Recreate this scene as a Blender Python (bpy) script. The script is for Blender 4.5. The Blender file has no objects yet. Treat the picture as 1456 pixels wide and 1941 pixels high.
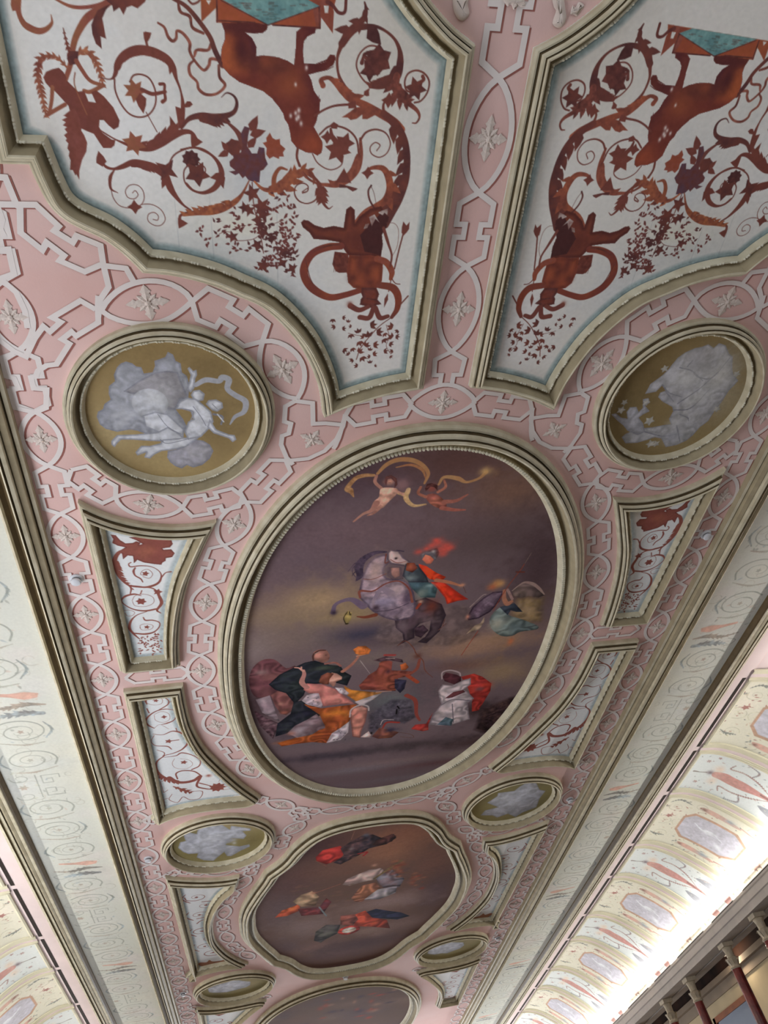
import bpy, math
import numpy as np
from mathutils import Matrix, Vector

# ------------------------------------------------------------------ camera, world, lights, exposure
C = bpy.context.scene.collection
S = 4.4                                   # metres from lens to ceiling
ZC = 1.6                                  # lens height above the floor
HC = ZC + S                               # ceiling height
X0 = 0.35317                              # lens offset from the hall's centre line, in units of S
FPX = 1453.88
M = np.array([[0.9780584938405412, 0.05694297755026617, -0.20039730416560603],
              [-0.09273163119473024, -0.7423780246321373, -0.6635327521074225],
              [-0.1865540854151875, 0.6675570131838894, -0.7208087175970527]])
cam_d = bpy.data.cameras.new('camera'); cam = bpy.data.objects.new('camera', cam_d); C.objects.link(cam)
cam_d.sensor_fit = 'VERTICAL'; cam_d.sensor_height = 24.0; cam_d.lens = 24.0 * FPX / 1941.0
cam_d.clip_start = 0.05; cam_d.clip_end = 200
cam.matrix_world = Matrix.Translation((-X0 * S, 0, ZC)) @ Matrix(M.tolist()).to_4x4()
bpy.context.scene.camera = cam

sc = bpy.context.scene
sc.view_settings.view_transform = 'Standard'; sc.view_settings.look = 'None'
sc.view_settings.gamma = 1.0; sc.view_settings.use_curve_mapping = False
EXPOSURE = 0.14
sc.view_settings.exposure = EXPOSURE
w = bpy.data.worlds.new('world'); sc.world = w; w.use_nodes = True
bg = w.node_tree.nodes['Background']; bg.inputs[0].default_value = (0.93, 0.96, 1.0, 1); bg.inputs[1].default_value = 0.92


def area(name, loc, size, size_y, power, col, direction):
    d = bpy.data.lights.new(name, 'AREA'); d.shape = 'RECTANGLE'; d.size = size; d.size_y = size_y
    d.energy = power; d.color = col
    o = bpy.data.objects.new(name, d); C.objects.link(o); o.location = loc
    o.rotation_euler = Vector(direction).to_track_quat('-Z', 'Y').to_euler()
    return o


# up-lights lying in the trough behind the cornice, one long run on either side, and two soft fills added at the far end and the left
for sx in (-1, 1):
    o = area('cornice_uplight', (sx * 1.2805 * S, 3.3 * S, HC - S * .234), .05, 4.4 * S, 300, (1.0, .985, .93), (0, 0, 1))
    o.rotation_euler = (0, math.pi - sx * math.radians(22), 0)
    o = area('cornice_lip_light', (sx * 1.247 * S, 3.3 * S, HC - S * .210), .05, 4.4 * S, 165, (1.0, .985, .93), (0, 0, 1))
    o.rotation_euler = (0, math.pi - sx * math.radians(22), 0)
area('fill_light_far', (0, 5.9 * S, 2.6), 9.0, 3.0, 800, (.94, .96, 1.0), (0, -1, .35))  # added fill to lift the far end, no window is built
area('fill_light_left', (-1.32 * S, 1.2 * S, 2.2), 9.0, 2.2, 260, (.94, .96, 1.0), (1, .0, .8))  # added fill to brighten the left side, no window is built


# ------------------------------------------------------------------ small helpers
def uv(x, y):
    """photo direction -> point of the ceiling plane, in units of S"""
    x = np.asarray(x, float); y = np.asarray(y, float)
    d = np.stack([(x - 728) / FPX, -(y - 970.5) / FPX, -np.ones_like(x)], -1) @ M.T
    return np.stack([d[..., 0] / d[..., 2] - X0, d[..., 1] / d[..., 2]], -1)


ZM = {'A1': (0, 0, 5.824), 'A2': (200, 0, 5.824), 'A3': (100, 200, 4.853), 'A4': (380, 0, 5.824), 'A5': (600, 0, 5.824),
      'A6': (550, 180, 4.853), 'A7': (350, 230, 5.824), 'A8': (550, 380, 5.824), 'C1': (620, 850, 4.282), 'C2': (600, 1000, 4.853),
      'C3': (850, 1020, 6.618), 'C4': (460, 1210, 4.853), 'C5': (680, 1210, 4.853), 'B': (400, 800, 2.08), 'Q': (430, 1520, 2.971),
      'M1': (150, 640, 4.16), 'M2': (1140, 620, 4.853), 'Z1': (0, 300, 4.853), 'Z2': (0, 560, 4.853), 'Z3': (220, 480, 4.853),
      'Z4': (440, 580, 4.853), 'Z5': (700, 600, 4.853), 'Z6': (40, 820, 4.853), 'Z7': (280, 860, 4.853), 'Z8': (100, 1080, 3.64),
      'R1': (180, 1400, 3.832), 'T': (850, 0, 5.824), 'I': (0, 0, 1), 'M3': (800, 1350, 4.853), 'B5': (300, 1780, 3.64)}


def P(z, s):
    """'x,y x,y ...' read in one enlargement -> points on the ceiling plane"""
    a = np.array([[float(q) for q in t.split(',')] for t in s.split()])
    ox, oy, k = ZM[z]
    return uv(a[:, 0] / k + ox, a[:, 1] / k + oy)


def cat(p, n=6, closed=False):
    p = np.asarray(p, float)
    if len(p) < 3:
        t = np.linspace(0, 1, n + 1)[:, None]; return p[0] * (1 - t) + p[-1] * t
    q = np.vstack([p[-1], p, p[0], p[1]]) if closed else np.vstack([2 * p[0] - p[1], p, 2 * p[-1] - p[-2]])
    out = []
    t = np.arange(n)[:, None] / n
    for i in range(1, len(q) - 2):
        a, b, c, d = q[i - 1:i + 3]
        out.append(.5 * ((2 * b) + (c - a) * t + (2 * a - 5 * b + 4 * c - d) * t ** 2 + (3 * b - a - 3 * c + d) * t ** 3))
    if not closed: out.append(p[-1:])
    return np.vstack(out)


def lin(c):
    c = np.asarray(c, float) / 255.
    return np.where(c <= .04045, c / 12.92, ((c + .055) / 1.055) ** 2.4)


def srgb(c):
    c = np.clip(c, 0, 1)
    return np.where(c <= .0031308, c * 12.92, 1.055 * c ** (1 / 2.4) - .055)


def mirror(p):
    return np.asarray(p) * [-1, 1]


def tag(o, label=None, cat_=None, group=None, kind=None):
    if label: o['label'] = label
    if cat_: o['category'] = cat_
    if group: o['group'] = group
    if kind: o['kind'] = kind
    return o


def empty(name, loc, label, cat_, group=None):
    o = bpy.data.objects.new(name, None); C.objects.link(o); o.location = loc; o.empty_display_size = .2
    return tag(o, label, cat_, group)


def link(name, me, parent=None, mats=()):
    o = bpy.data.objects.new(name, me); C.objects.link(o)
    for m in mats: me.materials.append(m)
    if parent is not None:
        o.parent = parent; o.matrix_parent_inverse = Matrix.Translation(-Vector(parent.location))
    return o


def mesh(name, v, f, mi=None, smooth=False):
    me = bpy.data.meshes.new(name); me.from_pydata([tuple(map(float, q)) for q in v], [], [tuple(int(i) for i in q) for q in f])
    if mi is not None: me.polygons.foreach_set('material_index', mi)
    if smooth: me.polygons.foreach_set('use_smooth', [True] * len(me.polygons))
    me.update(); return me


def W(p, z=0.0):
    """ceiling-plane units -> world, z in S units above the plane"""
    p = np.asarray(p, float)
    zz = np.broadcast_to(np.asarray(z, float), p.shape[:-1])
    return np.stack([p[..., 0] * S, p[..., 1] * S, HC + zz * S], -1)


# ------------------------------------------------------------------ materials
def mat(name, col, rough=.8, noise=0, scale=6, col2=None, bump=0, metal=0, bscale=60, spec=.25):
    m = bpy.data.materials.new(name); m.use_nodes = True; n = m.node_tree.nodes; l = m.node_tree.links
    b = n['Principled BSDF']; b.inputs['Roughness'].default_value = rough; b.inputs['Metallic'].default_value = metal
    b.inputs['Specular IOR Level'].default_value = spec
    c1 = tuple(lin(col)) + (1,)
    tc = n.new('ShaderNodeTexCoord')
    if noise or col2 is not None:
        c2 = tuple(lin(col2)) + (1,) if col2 is not None else tuple(np.clip(np.array(c1[:3]) * (1 - noise), 0, 1)) + (1,)
        t = n.new('ShaderNodeTexNoise'); t.inputs['Scale'].default_value = scale; t.inputs['Detail'].default_value = 6
        r = n.new('ShaderNodeValToRGB'); r.color_ramp.elements[0].position = .35; r.color_ramp.elements[1].position = .68
        r.color_ramp.elements[0].color = c2; r.color_ramp.elements[1].color = c1
        l.new(tc.outputs['Object'], t.inputs['Vector']); l.new(t.outputs['Fac'], r.inputs['Fac']); l.new(r.outputs['Color'], b.inputs['Base Color'])
    else:
        b.inputs['Base Color'].default_value = c1
    if bump:
        t = n.new('ShaderNodeTexNoise'); t.inputs['Scale'].default_value = bscale; t.inputs['Detail'].default_value = 4
        bp = n.new('ShaderNodeBump'); bp.inputs['Strength'].default_value = bump; bp.inputs['Distance'].default_value = .01
        l.new(tc.outputs['Object'], t.inputs['Vector']); l.new(t.outputs['Fac'], bp.inputs['Height']); l.new(bp.outputs['Normal'], b.inputs['Normal'])
    return m


def paint_mat(name, rough=.85, spec=.1):
    """paint whose colour is computed point by point, plus a fine canvas grain"""
    m = bpy.data.materials.new(name); m.use_nodes = True; n = m.node_tree.nodes; l = m.node_tree.links
    b = n['Principled BSDF']; b.inputs['Roughness'].default_value = rough; b.inputs['Specular IOR Level'].default_value = spec
    a = n.new('ShaderNodeVertexColor'); a.layer_name = 'paint'
    t = n.new('ShaderNodeTexNoise'); t.inputs['Scale'].default_value = 40; t.inputs['Detail'].default_value = 5
    tc = n.new('ShaderNodeTexCoord'); mr = n.new('ShaderNodeMapRange'); mr.inputs['To Min'].default_value = .9; mr.inputs['To Max'].default_value = 1.08
    mx = n.new('ShaderNodeVectorMath'); mx.operation = 'SCALE'
    l.new(tc.outputs['Object'], t.inputs['Vector']); l.new(t.outputs['Fac'], mr.inputs['Value'])
    l.new(a.outputs['Color'], mx.inputs[0]); l.new(mr.outputs['Result'], mx.inputs['Scale']); l.new(mx.outputs['Vector'], b.inputs['Base Color'])
    return m


def glow_mat(name, col, s):
    m = bpy.data.materials.new(name); m.use_nodes = True; n = m.node_tree.nodes; l = m.node_tree.links
    n.remove(n['Principled BSDF']); e = n.new('ShaderNodeEmission'); e.inputs[0].default_value = tuple(lin(col)) + (1,); e.inputs[1].default_value = s
    l.new(e.outputs[0], n['Material Output'].inputs[0]); return m


M_FRAME = mat('stone_coloured_stucco', (212, 205, 182), .6, 0, 9, col2=(190, 181, 155), bump=.2)
M_GROOVE = mat('groove_shade_paint', (92, 78, 54), .9, .35, 14)  # shade of the narrow grooves put into the colour, for sharper relief
M_TAUPE = mat('shaded_taupe_cavetto', (176, 164, 136), .6, .18, 9)  # hollows and rail steps tinted darker, their shade put into the colour
M_BRONZE = mat('bronze_brown', (104, 86, 58), .55, .25, 12)  # darker brown on the rails' hollow and inward faces
M_BEAD = mat('bead_stucco', (226, 222, 202), .6, .25, 20)
M_PINK = mat('pink_plaster', (240, 207, 203), .85, 0, 1.3, col2=(234, 194, 188), bump=.1)
M_BAND = mat('white_band_paint', (246, 238, 236), .85, .06, 7)
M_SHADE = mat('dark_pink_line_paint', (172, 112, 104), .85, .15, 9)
M_ROS = mat('white_rosette_stucco', (236, 222, 214), .8, .12, 14)
M_PAINT = paint_mat('distemper_paint')
M_CANVAS = paint_mat('oil_paint_canvas', .85, .06)
M_LILAC = mat('lilac_plaster', (232, 214, 214), .85, .10, 2)


# ------------------------------------------------------------------ painting on plaster
def fbm(h, w, cell, seed, octv=4):
    r = np.random.RandomState(seed); out = np.zeros((h, w), np.float32); amp = 1.; tot = 0
    for _ in range(octv):
        gh, gw = int(h / cell) + 3, int(w / cell) + 3
        g = r.rand(gh, gw).astype(np.float32)
        y = np.arange(h) / cell; x = np.arange(w) / cell
        yi = y.astype(int); xi = x.astype(int); fy = (y - yi)[:, None]; fx = (x - xi)[None]
        fy = fy * fy * (3 - 2 * fy); fx = fx * fx * (3 - 2 * fx)
        a = g[yi][:, xi]; b = g[yi][:, xi + 1]; c = g[yi + 1][:, xi]; d = g[yi + 1][:, xi + 1]
        out += amp * (a * (1 - fy) * (1 - fx) + b * (1 - fy) * fx + c * fy * (1 - fx) + d * fy * fx)
        tot += amp; amp *= .55; cell = max(cell / 2, 1.5)
    return out / tot


class Cv:
    """a painted surface sampled on a fine grid (coordinates in any 2-D unit)"""
    def __init__(s, u0, u1, v0, v1, res, base, seed=1, gain=1., sat=.88):
        s.sat = sat; s.ks = .70; s.mod = 0.; s.n3 = None
        s.u0, s.v0, s.r = u0, v0, res; s.w = int((u1 - u0) * res) + 1; s.h = int((v1 - v0) * res) + 1
        s.a = np.empty((s.h, s.w, 3), np.float32); s.a[:] = np.asarray(base, float); s.gain = gain
        s.n = fbm(s.h, s.w, 22, seed) * 2 - 1; s.n2 = fbm(s.h, s.w, 5, seed + 7, 2) * 2 - 1

    def g(s, p):
        return (np.asarray(p, float) - [s.u0, s.v0]) * s.r

    def box(s, p, m):
        x0 = int(max(0, math.floor(p[:, 0].min() - m))); x1 = int(min(s.w, math.ceil(p[:, 0].max() + m) + 1))
        y0 = int(max(0, math.floor(p[:, 1].min() - m))); y1 = int(min(s.h, math.ceil(p[:, 1].max() + m) + 1))
        return (x0, x1, y0, y1) if x1 > x0 and y1 > y0 else None

    def put(s, b, al, col, col2=None, amt=.10):
        x0, x1, y0, y1 = b; n = s.n[y0:y1, x0:x1, None]; n2 = s.n2[y0:y1, x0:x1, None]
        c = np.asarray(col, float)
        if col2 is not None:
            k = np.clip(.5 + .9 * n + .35 * n2, 0, 1); c = c * (1 - k) + np.asarray(col2, float) * k
        c = c * (1 + amt * n2 + amt * n)
        al = al[..., None]
        s.a[y0:y1, x0:x1] = s.a[y0:y1, x0:x1] * (1 - al) + c * al

    def sd(s, p, b):
        x0, x1, y0, y1 = b; Y, X = np.mgrid[y0:y1, x0:x1].astype(np.float32)
        d = np.full(X.shape, 1e9, np.float32); ins = np.zeros(X.shape, bool)
        for i in range(len(p)):
            ax, ay = p[i - 1]; bx, by = p[i]; ex, ey = bx - ax, by - ay; L = ex * ex + ey * ey + 1e-9
            t = np.clip(((X - ax) * ex + (Y - ay) * ey) / L, 0, 1)
            d = np.minimum(d, (X - ax - t * ex) ** 2 + (Y - ay - t * ey) ** 2)
            if by != ay: ins ^= ((Y > min(ay, by)) & (Y <= max(ay, by)) & (X < (Y - ay) * ex / ey + ax))
        d = np.sqrt(d); return np.where(ins, d, -d)

    def pol(s, p, col, col2=None, soft=1., alpha=1., sm=False, amt=.10, edge=None, ew=3.):
        p = s.g(p)
        if sm: p = cat(p, 4, True)
        b = s.box(p, soft + 1)
        if b is None: return
        d = s.sd(p, b); al = np.clip(.5 + d / soft, 0, 1) * alpha
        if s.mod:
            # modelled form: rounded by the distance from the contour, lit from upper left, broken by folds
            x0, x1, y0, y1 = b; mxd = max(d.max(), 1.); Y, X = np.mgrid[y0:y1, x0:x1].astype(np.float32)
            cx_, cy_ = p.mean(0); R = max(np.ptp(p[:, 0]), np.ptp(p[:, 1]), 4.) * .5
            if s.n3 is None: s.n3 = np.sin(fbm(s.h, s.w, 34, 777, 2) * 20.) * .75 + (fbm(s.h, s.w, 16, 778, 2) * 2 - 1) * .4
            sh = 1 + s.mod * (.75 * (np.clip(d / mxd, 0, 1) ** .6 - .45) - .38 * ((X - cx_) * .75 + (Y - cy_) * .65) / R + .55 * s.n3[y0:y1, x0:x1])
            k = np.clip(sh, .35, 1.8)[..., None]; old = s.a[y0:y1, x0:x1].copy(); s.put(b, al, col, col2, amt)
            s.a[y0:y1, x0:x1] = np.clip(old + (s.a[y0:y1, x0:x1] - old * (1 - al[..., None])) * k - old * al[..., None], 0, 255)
        else: s.put(b, al, col, col2, amt)
        if edge is not None: s.put(b, np.clip(1 - np.abs(d - ew * .4) / ew, 0, 1) * (al > 0) * .75, edge, None, amt)

    def st(s, p, wd, col, col2=None, alpha=1., n=6, soft=1., amt=.10):
        """brush stroke: widths in pixels of the photograph's enlargement -> here in 1/1000 of S"""
        p = s.g(cat(p, n)); wd = np.atleast_1d(np.asarray(wd, float)) * s.r / 1000. * .5 * s.ks
        ws = np.interp(np.linspace(0, 1, len(p)), np.linspace(0, 1, len(wd)), wd) if len(wd) > 1 else np.full(len(p), wd[0])
        m = ws.max() + soft + 1; b = s.box(p, m)
        if b is None: return
        x0, x1, y0, y1 = b; A = np.zeros((y1 - y0, x1 - x0), np.float32)
        for i in range(len(p) - 1):
            q = p[i:i + 2]; bb = s.box(q, m)
            if bb is None: continue
            a0, a1, c0, c1 = bb; Y, X = np.mgrid[c0:c1, a0:a1].astype(np.float32)
            e = q[1] - q[0]; L = e @ e + 1e-9; t = np.clip(((X - q[0, 0]) * e[0] + (Y - q[0, 1]) * e[1]) / L, 0, 1)
            d = np.hypot(X - q[0, 0] - t * e[0], Y - q[0, 1] - t * e[1]); ww = ws[i] * (1 - t) + ws[i + 1] * t
            # strokes thinner than one sample fade instead of breaking up
            al = np.clip((np.maximum(ww, .45) - d) / soft + .5, 0, 1) * np.clip(ww / .45, .25, 1)
            v = A[c0 - y0:c1 - y0, a0 - x0:a1 - x0]; np.maximum(v, al, out=v)
        s.put(b, A * alpha, col, col2, amt)

    def blob(s, c, rx, ry, col, alpha=.5, ang=0, pw=1.):
        """soft cloud of paint, radii in 1/1000 of S"""
        c = s.g([c])[0]; rx = rx * s.r / 1000.; ry = ry * s.r / 1000.; R = 2.2 * max(rx, ry)
        b = s.box(np.array([c]), R)
        if b is None: return
        x0, x1, y0, y1 = b; Y, X = np.mgrid[y0:y1, x0:x1].astype(np.float32); X = X - c[0]; Y = Y - c[1]
        ca, sa = math.cos(ang), math.sin(ang); q = ((X * ca + Y * sa) / rx) ** 2 + ((-X * sa + Y * ca) / ry) ** 2
        q = q * (1 + .9 * s.n[y0:y1, x0:x1])
        s.put(b, np.exp(-q * pw) * alpha, col, None, .04)

    def leaf(s, c, ang, L, wd, col, col2=None, alpha=1.):
        """one pointed leaf, sizes in 1/1000 of S"""
        L /= 1000.; wd /= 1000.; d = np.array([math.cos(ang), math.sin(ang)]); n = np.array([-d[1], d[0]]); c = np.asarray(c)
        s.pol(np.array([c, c + d * L * .3 + n * wd, c + d * L * .62 + n * wd * .72, c + d * L, c + d * L * .6 - n * wd * .72, c + d * L * .28 - n * wd]), col, col2, alpha=alpha)

    def star(s, c, r, n, col, col2=None, a0=0., inner=.55, alpha=1.):
        """lobed vine leaf or open flower"""
        r /= 1000.; a = np.arange(2 * n) * math.pi / n + a0; rr = np.where(np.arange(2 * n) % 2, r * inner, r)
        s.pol(np.stack([c[0] + rr * np.cos(a), c[1] + rr * np.sin(a)], -1), col, col2, alpha=alpha)

    def leafy(s, p, wd, side, col, col2=None, n=None, amp=1.0, lo=0., hi=1.):
        """acanthus stem: a swelling stroke with pointed lobes along one side (or both, side=0)"""
        q = cat(p, 8); seg = np.hypot(*np.diff(q, axis=0).T); Lc = np.r_[0, np.cumsum(seg)]; T = Lc[-1]
        s.st(p, wd, col, col2)
        wd = np.atleast_1d(np.asarray(wd, float)); wm = wd.max()
        n = n or max(3, int(T * 1000 / (wm * 1.05)))
        for i in range(n):
            t = lo + (hi - lo) * (i + .5) / n; k = min(np.searchsorted(Lc, t * T), len(q) - 2)
            d = q[min(k + 1, len(q) - 1)] - q[max(k - 1, 0)]; a = math.atan2(d[1], d[0])
            ww = np.interp(t, np.linspace(0, 1, len(wd)), wd)
            for sd in ((1, -1) if side == 0 else (side,)):
                s.leaf(q[k], a + sd * .72, ww * 1.5 * amp, ww * .36 * amp, col, col2)

    def border(s, poly, d0, d1, col, alpha):
        p = s.g(poly); b = (0, s.w, 0, s.h); d = s.sd(p, b) / s.r
        al = np.clip((d - d0) * s.r * .5 + .5, 0, 1) * np.clip((d1 - d) / max(d1 - d0, 1e-4) * 2.0, 0, 1) * alpha
        s.put(b, al, col, None, .15)

    def build(s, name, fn, keep=None, parent=None, m=None, flip=False):
        """fn maps (h,w) coordinate grids to world points; keep: closed polygon outside which nothing is made"""
        Y, X = np.mgrid[0:s.h, 0:s.w]; U = s.u0 + X / s.r; V = s.v0 + Y / s.r
        if flip: U = -U
        pts = fn(U, V).reshape(-1, 3)
        idx = np.arange(s.h * s.w).reshape(s.h, s.w)
        f = np.stack([idx[:-1, :-1], idx[:-1, 1:], idx[1:, 1:], idx[1:, :-1]], -1)
        if keep is not None: f = f[s.sd(s.g(keep), (0, s.w, 0, s.h))[:-1, :-1] > -1.0]
        f = f.reshape(-1, 4)
        if flip: f = f[:, ::-1]
        used = np.zeros(len(pts), bool); used[f.ravel()] = True; re = np.cumsum(used) - 1; f = re[f]
        cl_ = lin(s.a.reshape(-1, 3)[used].clip(0, 255)) * s.gain; gy = (cl_ @ [.25, .6, .15])[:, None]; col = srgb(gy + (cl_ - gy) * s.sat)
        pts = pts[used]
        me = bpy.data.meshes.new(name); me.vertices.add(len(pts)); me.vertices.foreach_set('co', pts.astype(np.float32).ravel())
        me.loops.add(f.size); me.loops.foreach_set('vertex_index', f.ravel().astype(np.int32))
        me.polygons.add(len(f)); me.polygons.foreach_set('loop_start', np.arange(len(f), dtype=np.int32) * 4)
        try: me.polygons.foreach_set('loop_total', np.full(len(f), 4, np.int32))
        except Exception: pass
        at = me.color_attributes.new('paint', 'BYTE_COLOR', 'POINT')
        rgba = np.ones((len(pts), 4), np.float32); rgba[:, :3] = col
        at.data.foreach_set('color_srgb', rgba.ravel())
        me.update(calc_edges=True)
        return link(name, me, parent, (m or M_PAINT,))


# ------------------------------------------------------------------ mouldings swept along an outline
def outline(*segs, n=10):
    """segments meet at sharp corners; each is smoothed through its points. A list of open curves, end to start"""
    out = [cat(sg, n) if len(sg) > 2 else np.asarray(sg, float).copy() for sg in segs]
    for i in range(len(out)): out[i - 1][-1] = out[i][0]
    return out


def tf(path, k, d=(0, 0), rev=False):
    """scale and shift an outline, turning it round when mirrored"""
    f = lambda q: np.asarray(q) * k + np.asarray(d)
    if isinstance(path, list): return [f(q)[::-1] for q in path[::-1]] if rev else [f(q) for q in path]
    return f(path)[::-1] if rev else f(path)


def loop(path):
    return np.vstack([q[:-1] for q in path]) if isinstance(path, list) else path


def orient(p):
    q = loop(p); a = np.sum(q[:, 0] * np.roll(q[:, 1], -1) - np.roll(q[:, 0], -1) * q[:, 1])
    return p if a > 0 else tf(p, (1, 1), rev=True)


def resample(q, n):
    L = np.r_[0, np.cumsum(np.hypot(*np.diff(q, axis=0).T))]; t = np.linspace(0, L[-1], n)
    return np.stack([np.interp(t, L, q[:, 0]), np.interp(t, L, q[:, 1])], -1)


def cross(a, b, near):
    """where the end of curve a meets the start of curve b, nearest to the corner"""
    best = None; bd = 1e9
    for i in range(len(a) - 2, -1, -1):
        p, r_ = a[i], a[i + 1] - a[i]
        q = b[:-1]; s_ = b[1:] - b[:-1]; den = r_[0] * s_[:, 1] - r_[1] * s_[:, 0]; den = np.where(np.abs(den) < 1e-14, 1e-14, den)
        d = q - p; t = (d[:, 0] * s_[:, 1] - d[:, 1] * s_[:, 0]) / den; u_ = (d[:, 0] * r_[1] - d[:, 1] * r_[0]) / den
        for k in np.where((t >= -1e-9) & (t <= 1 + 1e-9) & (u_ >= -1e-9) & (u_ <= 1 + 1e-9))[0]:
            x = p + r_ * t[k]; dd = np.hypot(*(x - near))
            if dd < bd: bd = dd; best = (i, k, x)
    return best


def inset1(p, d, closed=True):
    a = np.roll(p, 1, 0); b = np.roll(p, -1, 0)
    e1 = p - a; e2 = b - p
    e1 /= np.linalg.norm(e1, axis=1)[:, None] + 1e-12; e2 /= np.linalg.norm(e2, axis=1)[:, None] + 1e-12
    n1 = np.stack([-e1[:, 1], e1[:, 0]], -1); n2 = np.stack([-e2[:, 1], e2[:, 0]], -1)
    if not closed: n1[0] = n2[0]; n2[-1] = n1[-1]
    m = n1 + n2; m /= np.linalg.norm(m, axis=1)[:, None] + 1e-12
    k = 1 / np.maximum(.35, np.sum(m * n1, 1))
    return p + m * (k * d)[:, None]


def inset(p, d, closed=True):
    """move an anticlockwise outline inwards by d; offset curves are cut or run on to meet at the corners"""
    if not isinstance(p, list): return inset1(p, d, closed)
    off = []
    for q in p:
        o = inset1(q, d, False); ext = abs(d) * 4 + 1e-4
        s0 = o[0] - o[1]; s1 = o[-1] - o[-2]
        off.append(np.vstack([o[0] + s0 / np.linalg.norm(s0) * ext, o, o[-1] + s1 / np.linalg.norm(s1) * ext]))
    if abs(d) < 1e-9: return [resample(q, max(8, len(q))) for q in p]
    n = len(p); st = [None] * n; en = [None] * n
    for i in range(n):
        c = cross(off[i], off[(i + 1) % n], p[i][-1])
        if c is None: m = (off[i][-2] + off[(i + 1) % n][1]) / 2; c = (len(off[i]) - 3, 1, m)
        en[i] = (c[0], c[2]); st[(i + 1) % n] = (c[1], c[2])
    out = []
    for i in range(n):
        k0, k1 = st[i][0] + 1, en[i][0] + 1
        mid = off[i][k0:k1] if k1 > k0 else np.zeros((0, 2))
        out.append(resample(np.vstack([st[i][1], mid, en[i][1]]), max(8, len(p[i]))))
    return out


def sweep(p, prof, closed=True):
    p = orient(p) if closed else p
    rows = [W(loop(inset(p, s_, closed)), z_) for s_, z_ in prof]
    n = len(rows[0]); v = np.vstack(rows); f = []
    for j in range(len(prof) - 1):
        for i in range(n if closed else n - 1):
            k = (i + 1) % n; f.append((j * n + i, j * n + k, (j + 1) * n + k, (j + 1) * n + i))
    return v, f


# profile: (distance inwards, height) in units of S, negative = towards the floor
PROF = [(0, .0005), (0, -.0060), (.0030, -.0078), (.0058, -.0078), (.0060, -.0040), (.0070, -.0040), (.0072, -.0115), (.0095, -.0140), (.0122, -.0145), (.0124, -.0105),
        (.0132, -.0105), (.0134, -.0165), (.0155, -.0178), (.0178, -.0170), (.0186, -.0130), (.0200, -.0085), (.0225, -.0048), (.0255, -.0030), (.0275, -.0030), (.0280, -.0075), (.0312, -.0078),
        (.0322, -.0055), (.0345, -.0020), (.037, .0004)]
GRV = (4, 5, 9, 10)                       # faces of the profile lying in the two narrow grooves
PROFL = [(x * 1.50, z * 1.75 if z < 0 else z) for x, z in PROF]
PROF = [(x * .85, z * 1.45 if z < 0 else z) for x, z in PROF]


def beads(p, d, z, pitch, r, grp=3, cube=False, res=.0011):
    """one continuous bead-and-fillet strip: its height swells at every bead"""
    q = loop(inset(orient(p), d)); q = np.vstack([q, q[:1]]); L = np.hypot(*np.diff(q, axis=0).T).sum()
    m = int(L / res); q = resample(q, m + 1)[:-1]; t = np.arange(m) * L / m
    e = np.roll(q, -1, 0) - np.roll(q, 1, 0); e /= np.linalg.norm(e, axis=1)[:, None] + 1e-12; nn = np.stack([-e[:, 1], e[:, 0]], -1)
    n = max(3, int(L / pitch)); ph = (t * n / L) % 1. * pitch; h = np.zeros(m)
    for k in range(grp):
        x = (ph - pitch / 2 - (k - (grp - 1) / 2) * r * 2.15) / r; h = np.maximum(h, np.clip(1 - x ** 2, 0, 1) ** .5 if not cube else (np.abs(x) < 1) * 1.)
    h = .12 + .88 * h; rows = []
    for a in (-1.0, -.7, 0., .7, 1.0):
        zz = z - (1 - a * a) ** .5 * r * 1.5 * h if not cube else z - (abs(a) < .9) * r * 1.7 * h
        rows.append(W(q + nn * (a * r * (1.6 if cube else 1.) * (.5 + .5 * h))[:, None], zz))
    v = np.vstack(rows); f = [(j * m + i, j * m + (i + 1) % m, (j + 1) * m + (i + 1) % m, (j + 1) * m + i) for j in range(4) for i in range(m)]
    return v, f


def framed(name, path, label, cat_, group, big=False, cx=None):
    """Empty at the panel's middle + moulded frame + bead course; the painted field is added by the caller"""
    path = orient(path); c = loop(path).mean(0) if cx is None else cx
    e = empty(name, W(np.array(c)), label, cat_, group)
    v, f = sweep(path, PROFL if big else PROF); nf = len(f) // (len(PROF) - 1)
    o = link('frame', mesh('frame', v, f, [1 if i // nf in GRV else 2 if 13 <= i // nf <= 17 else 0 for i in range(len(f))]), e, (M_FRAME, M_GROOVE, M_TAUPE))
    if big: v, f = beads(path, .0445, -.0134, .0068, .0022, 1, True)
    else: v, f = beads(path, .0252, -.0110, .0215, .0018, 3)
    link('bead_course', mesh('bead_course', v, f, smooth=not big), e, (M_BEAD,))
    return e


def flat(z=-.0012):
    return lambda U, V: W(np.stack([U, V], -1), z)


# ------------------------------------------------------------------ the ceiling and its painted strapwork
VA = 2.707                                # the ceiling design repeats mirrored about this line across the hall
V0, V1 = -.75, 5.75


def ribbon(p, hw, z, closed=False):
    p = np.asarray(p, float)
    keep = np.r_[True, np.hypot(*np.diff(p, axis=0).T) > 1e-5]; p = p[keep]
    a = inset(p, hw, closed); b = inset(p, -hw, closed); n = len(p)
    v = np.vstack([W(a, z), W(b, z)]); f = [(i, i + 1, n + i + 1, n + i) for i in range(n - 1)]
    return v, f


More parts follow.
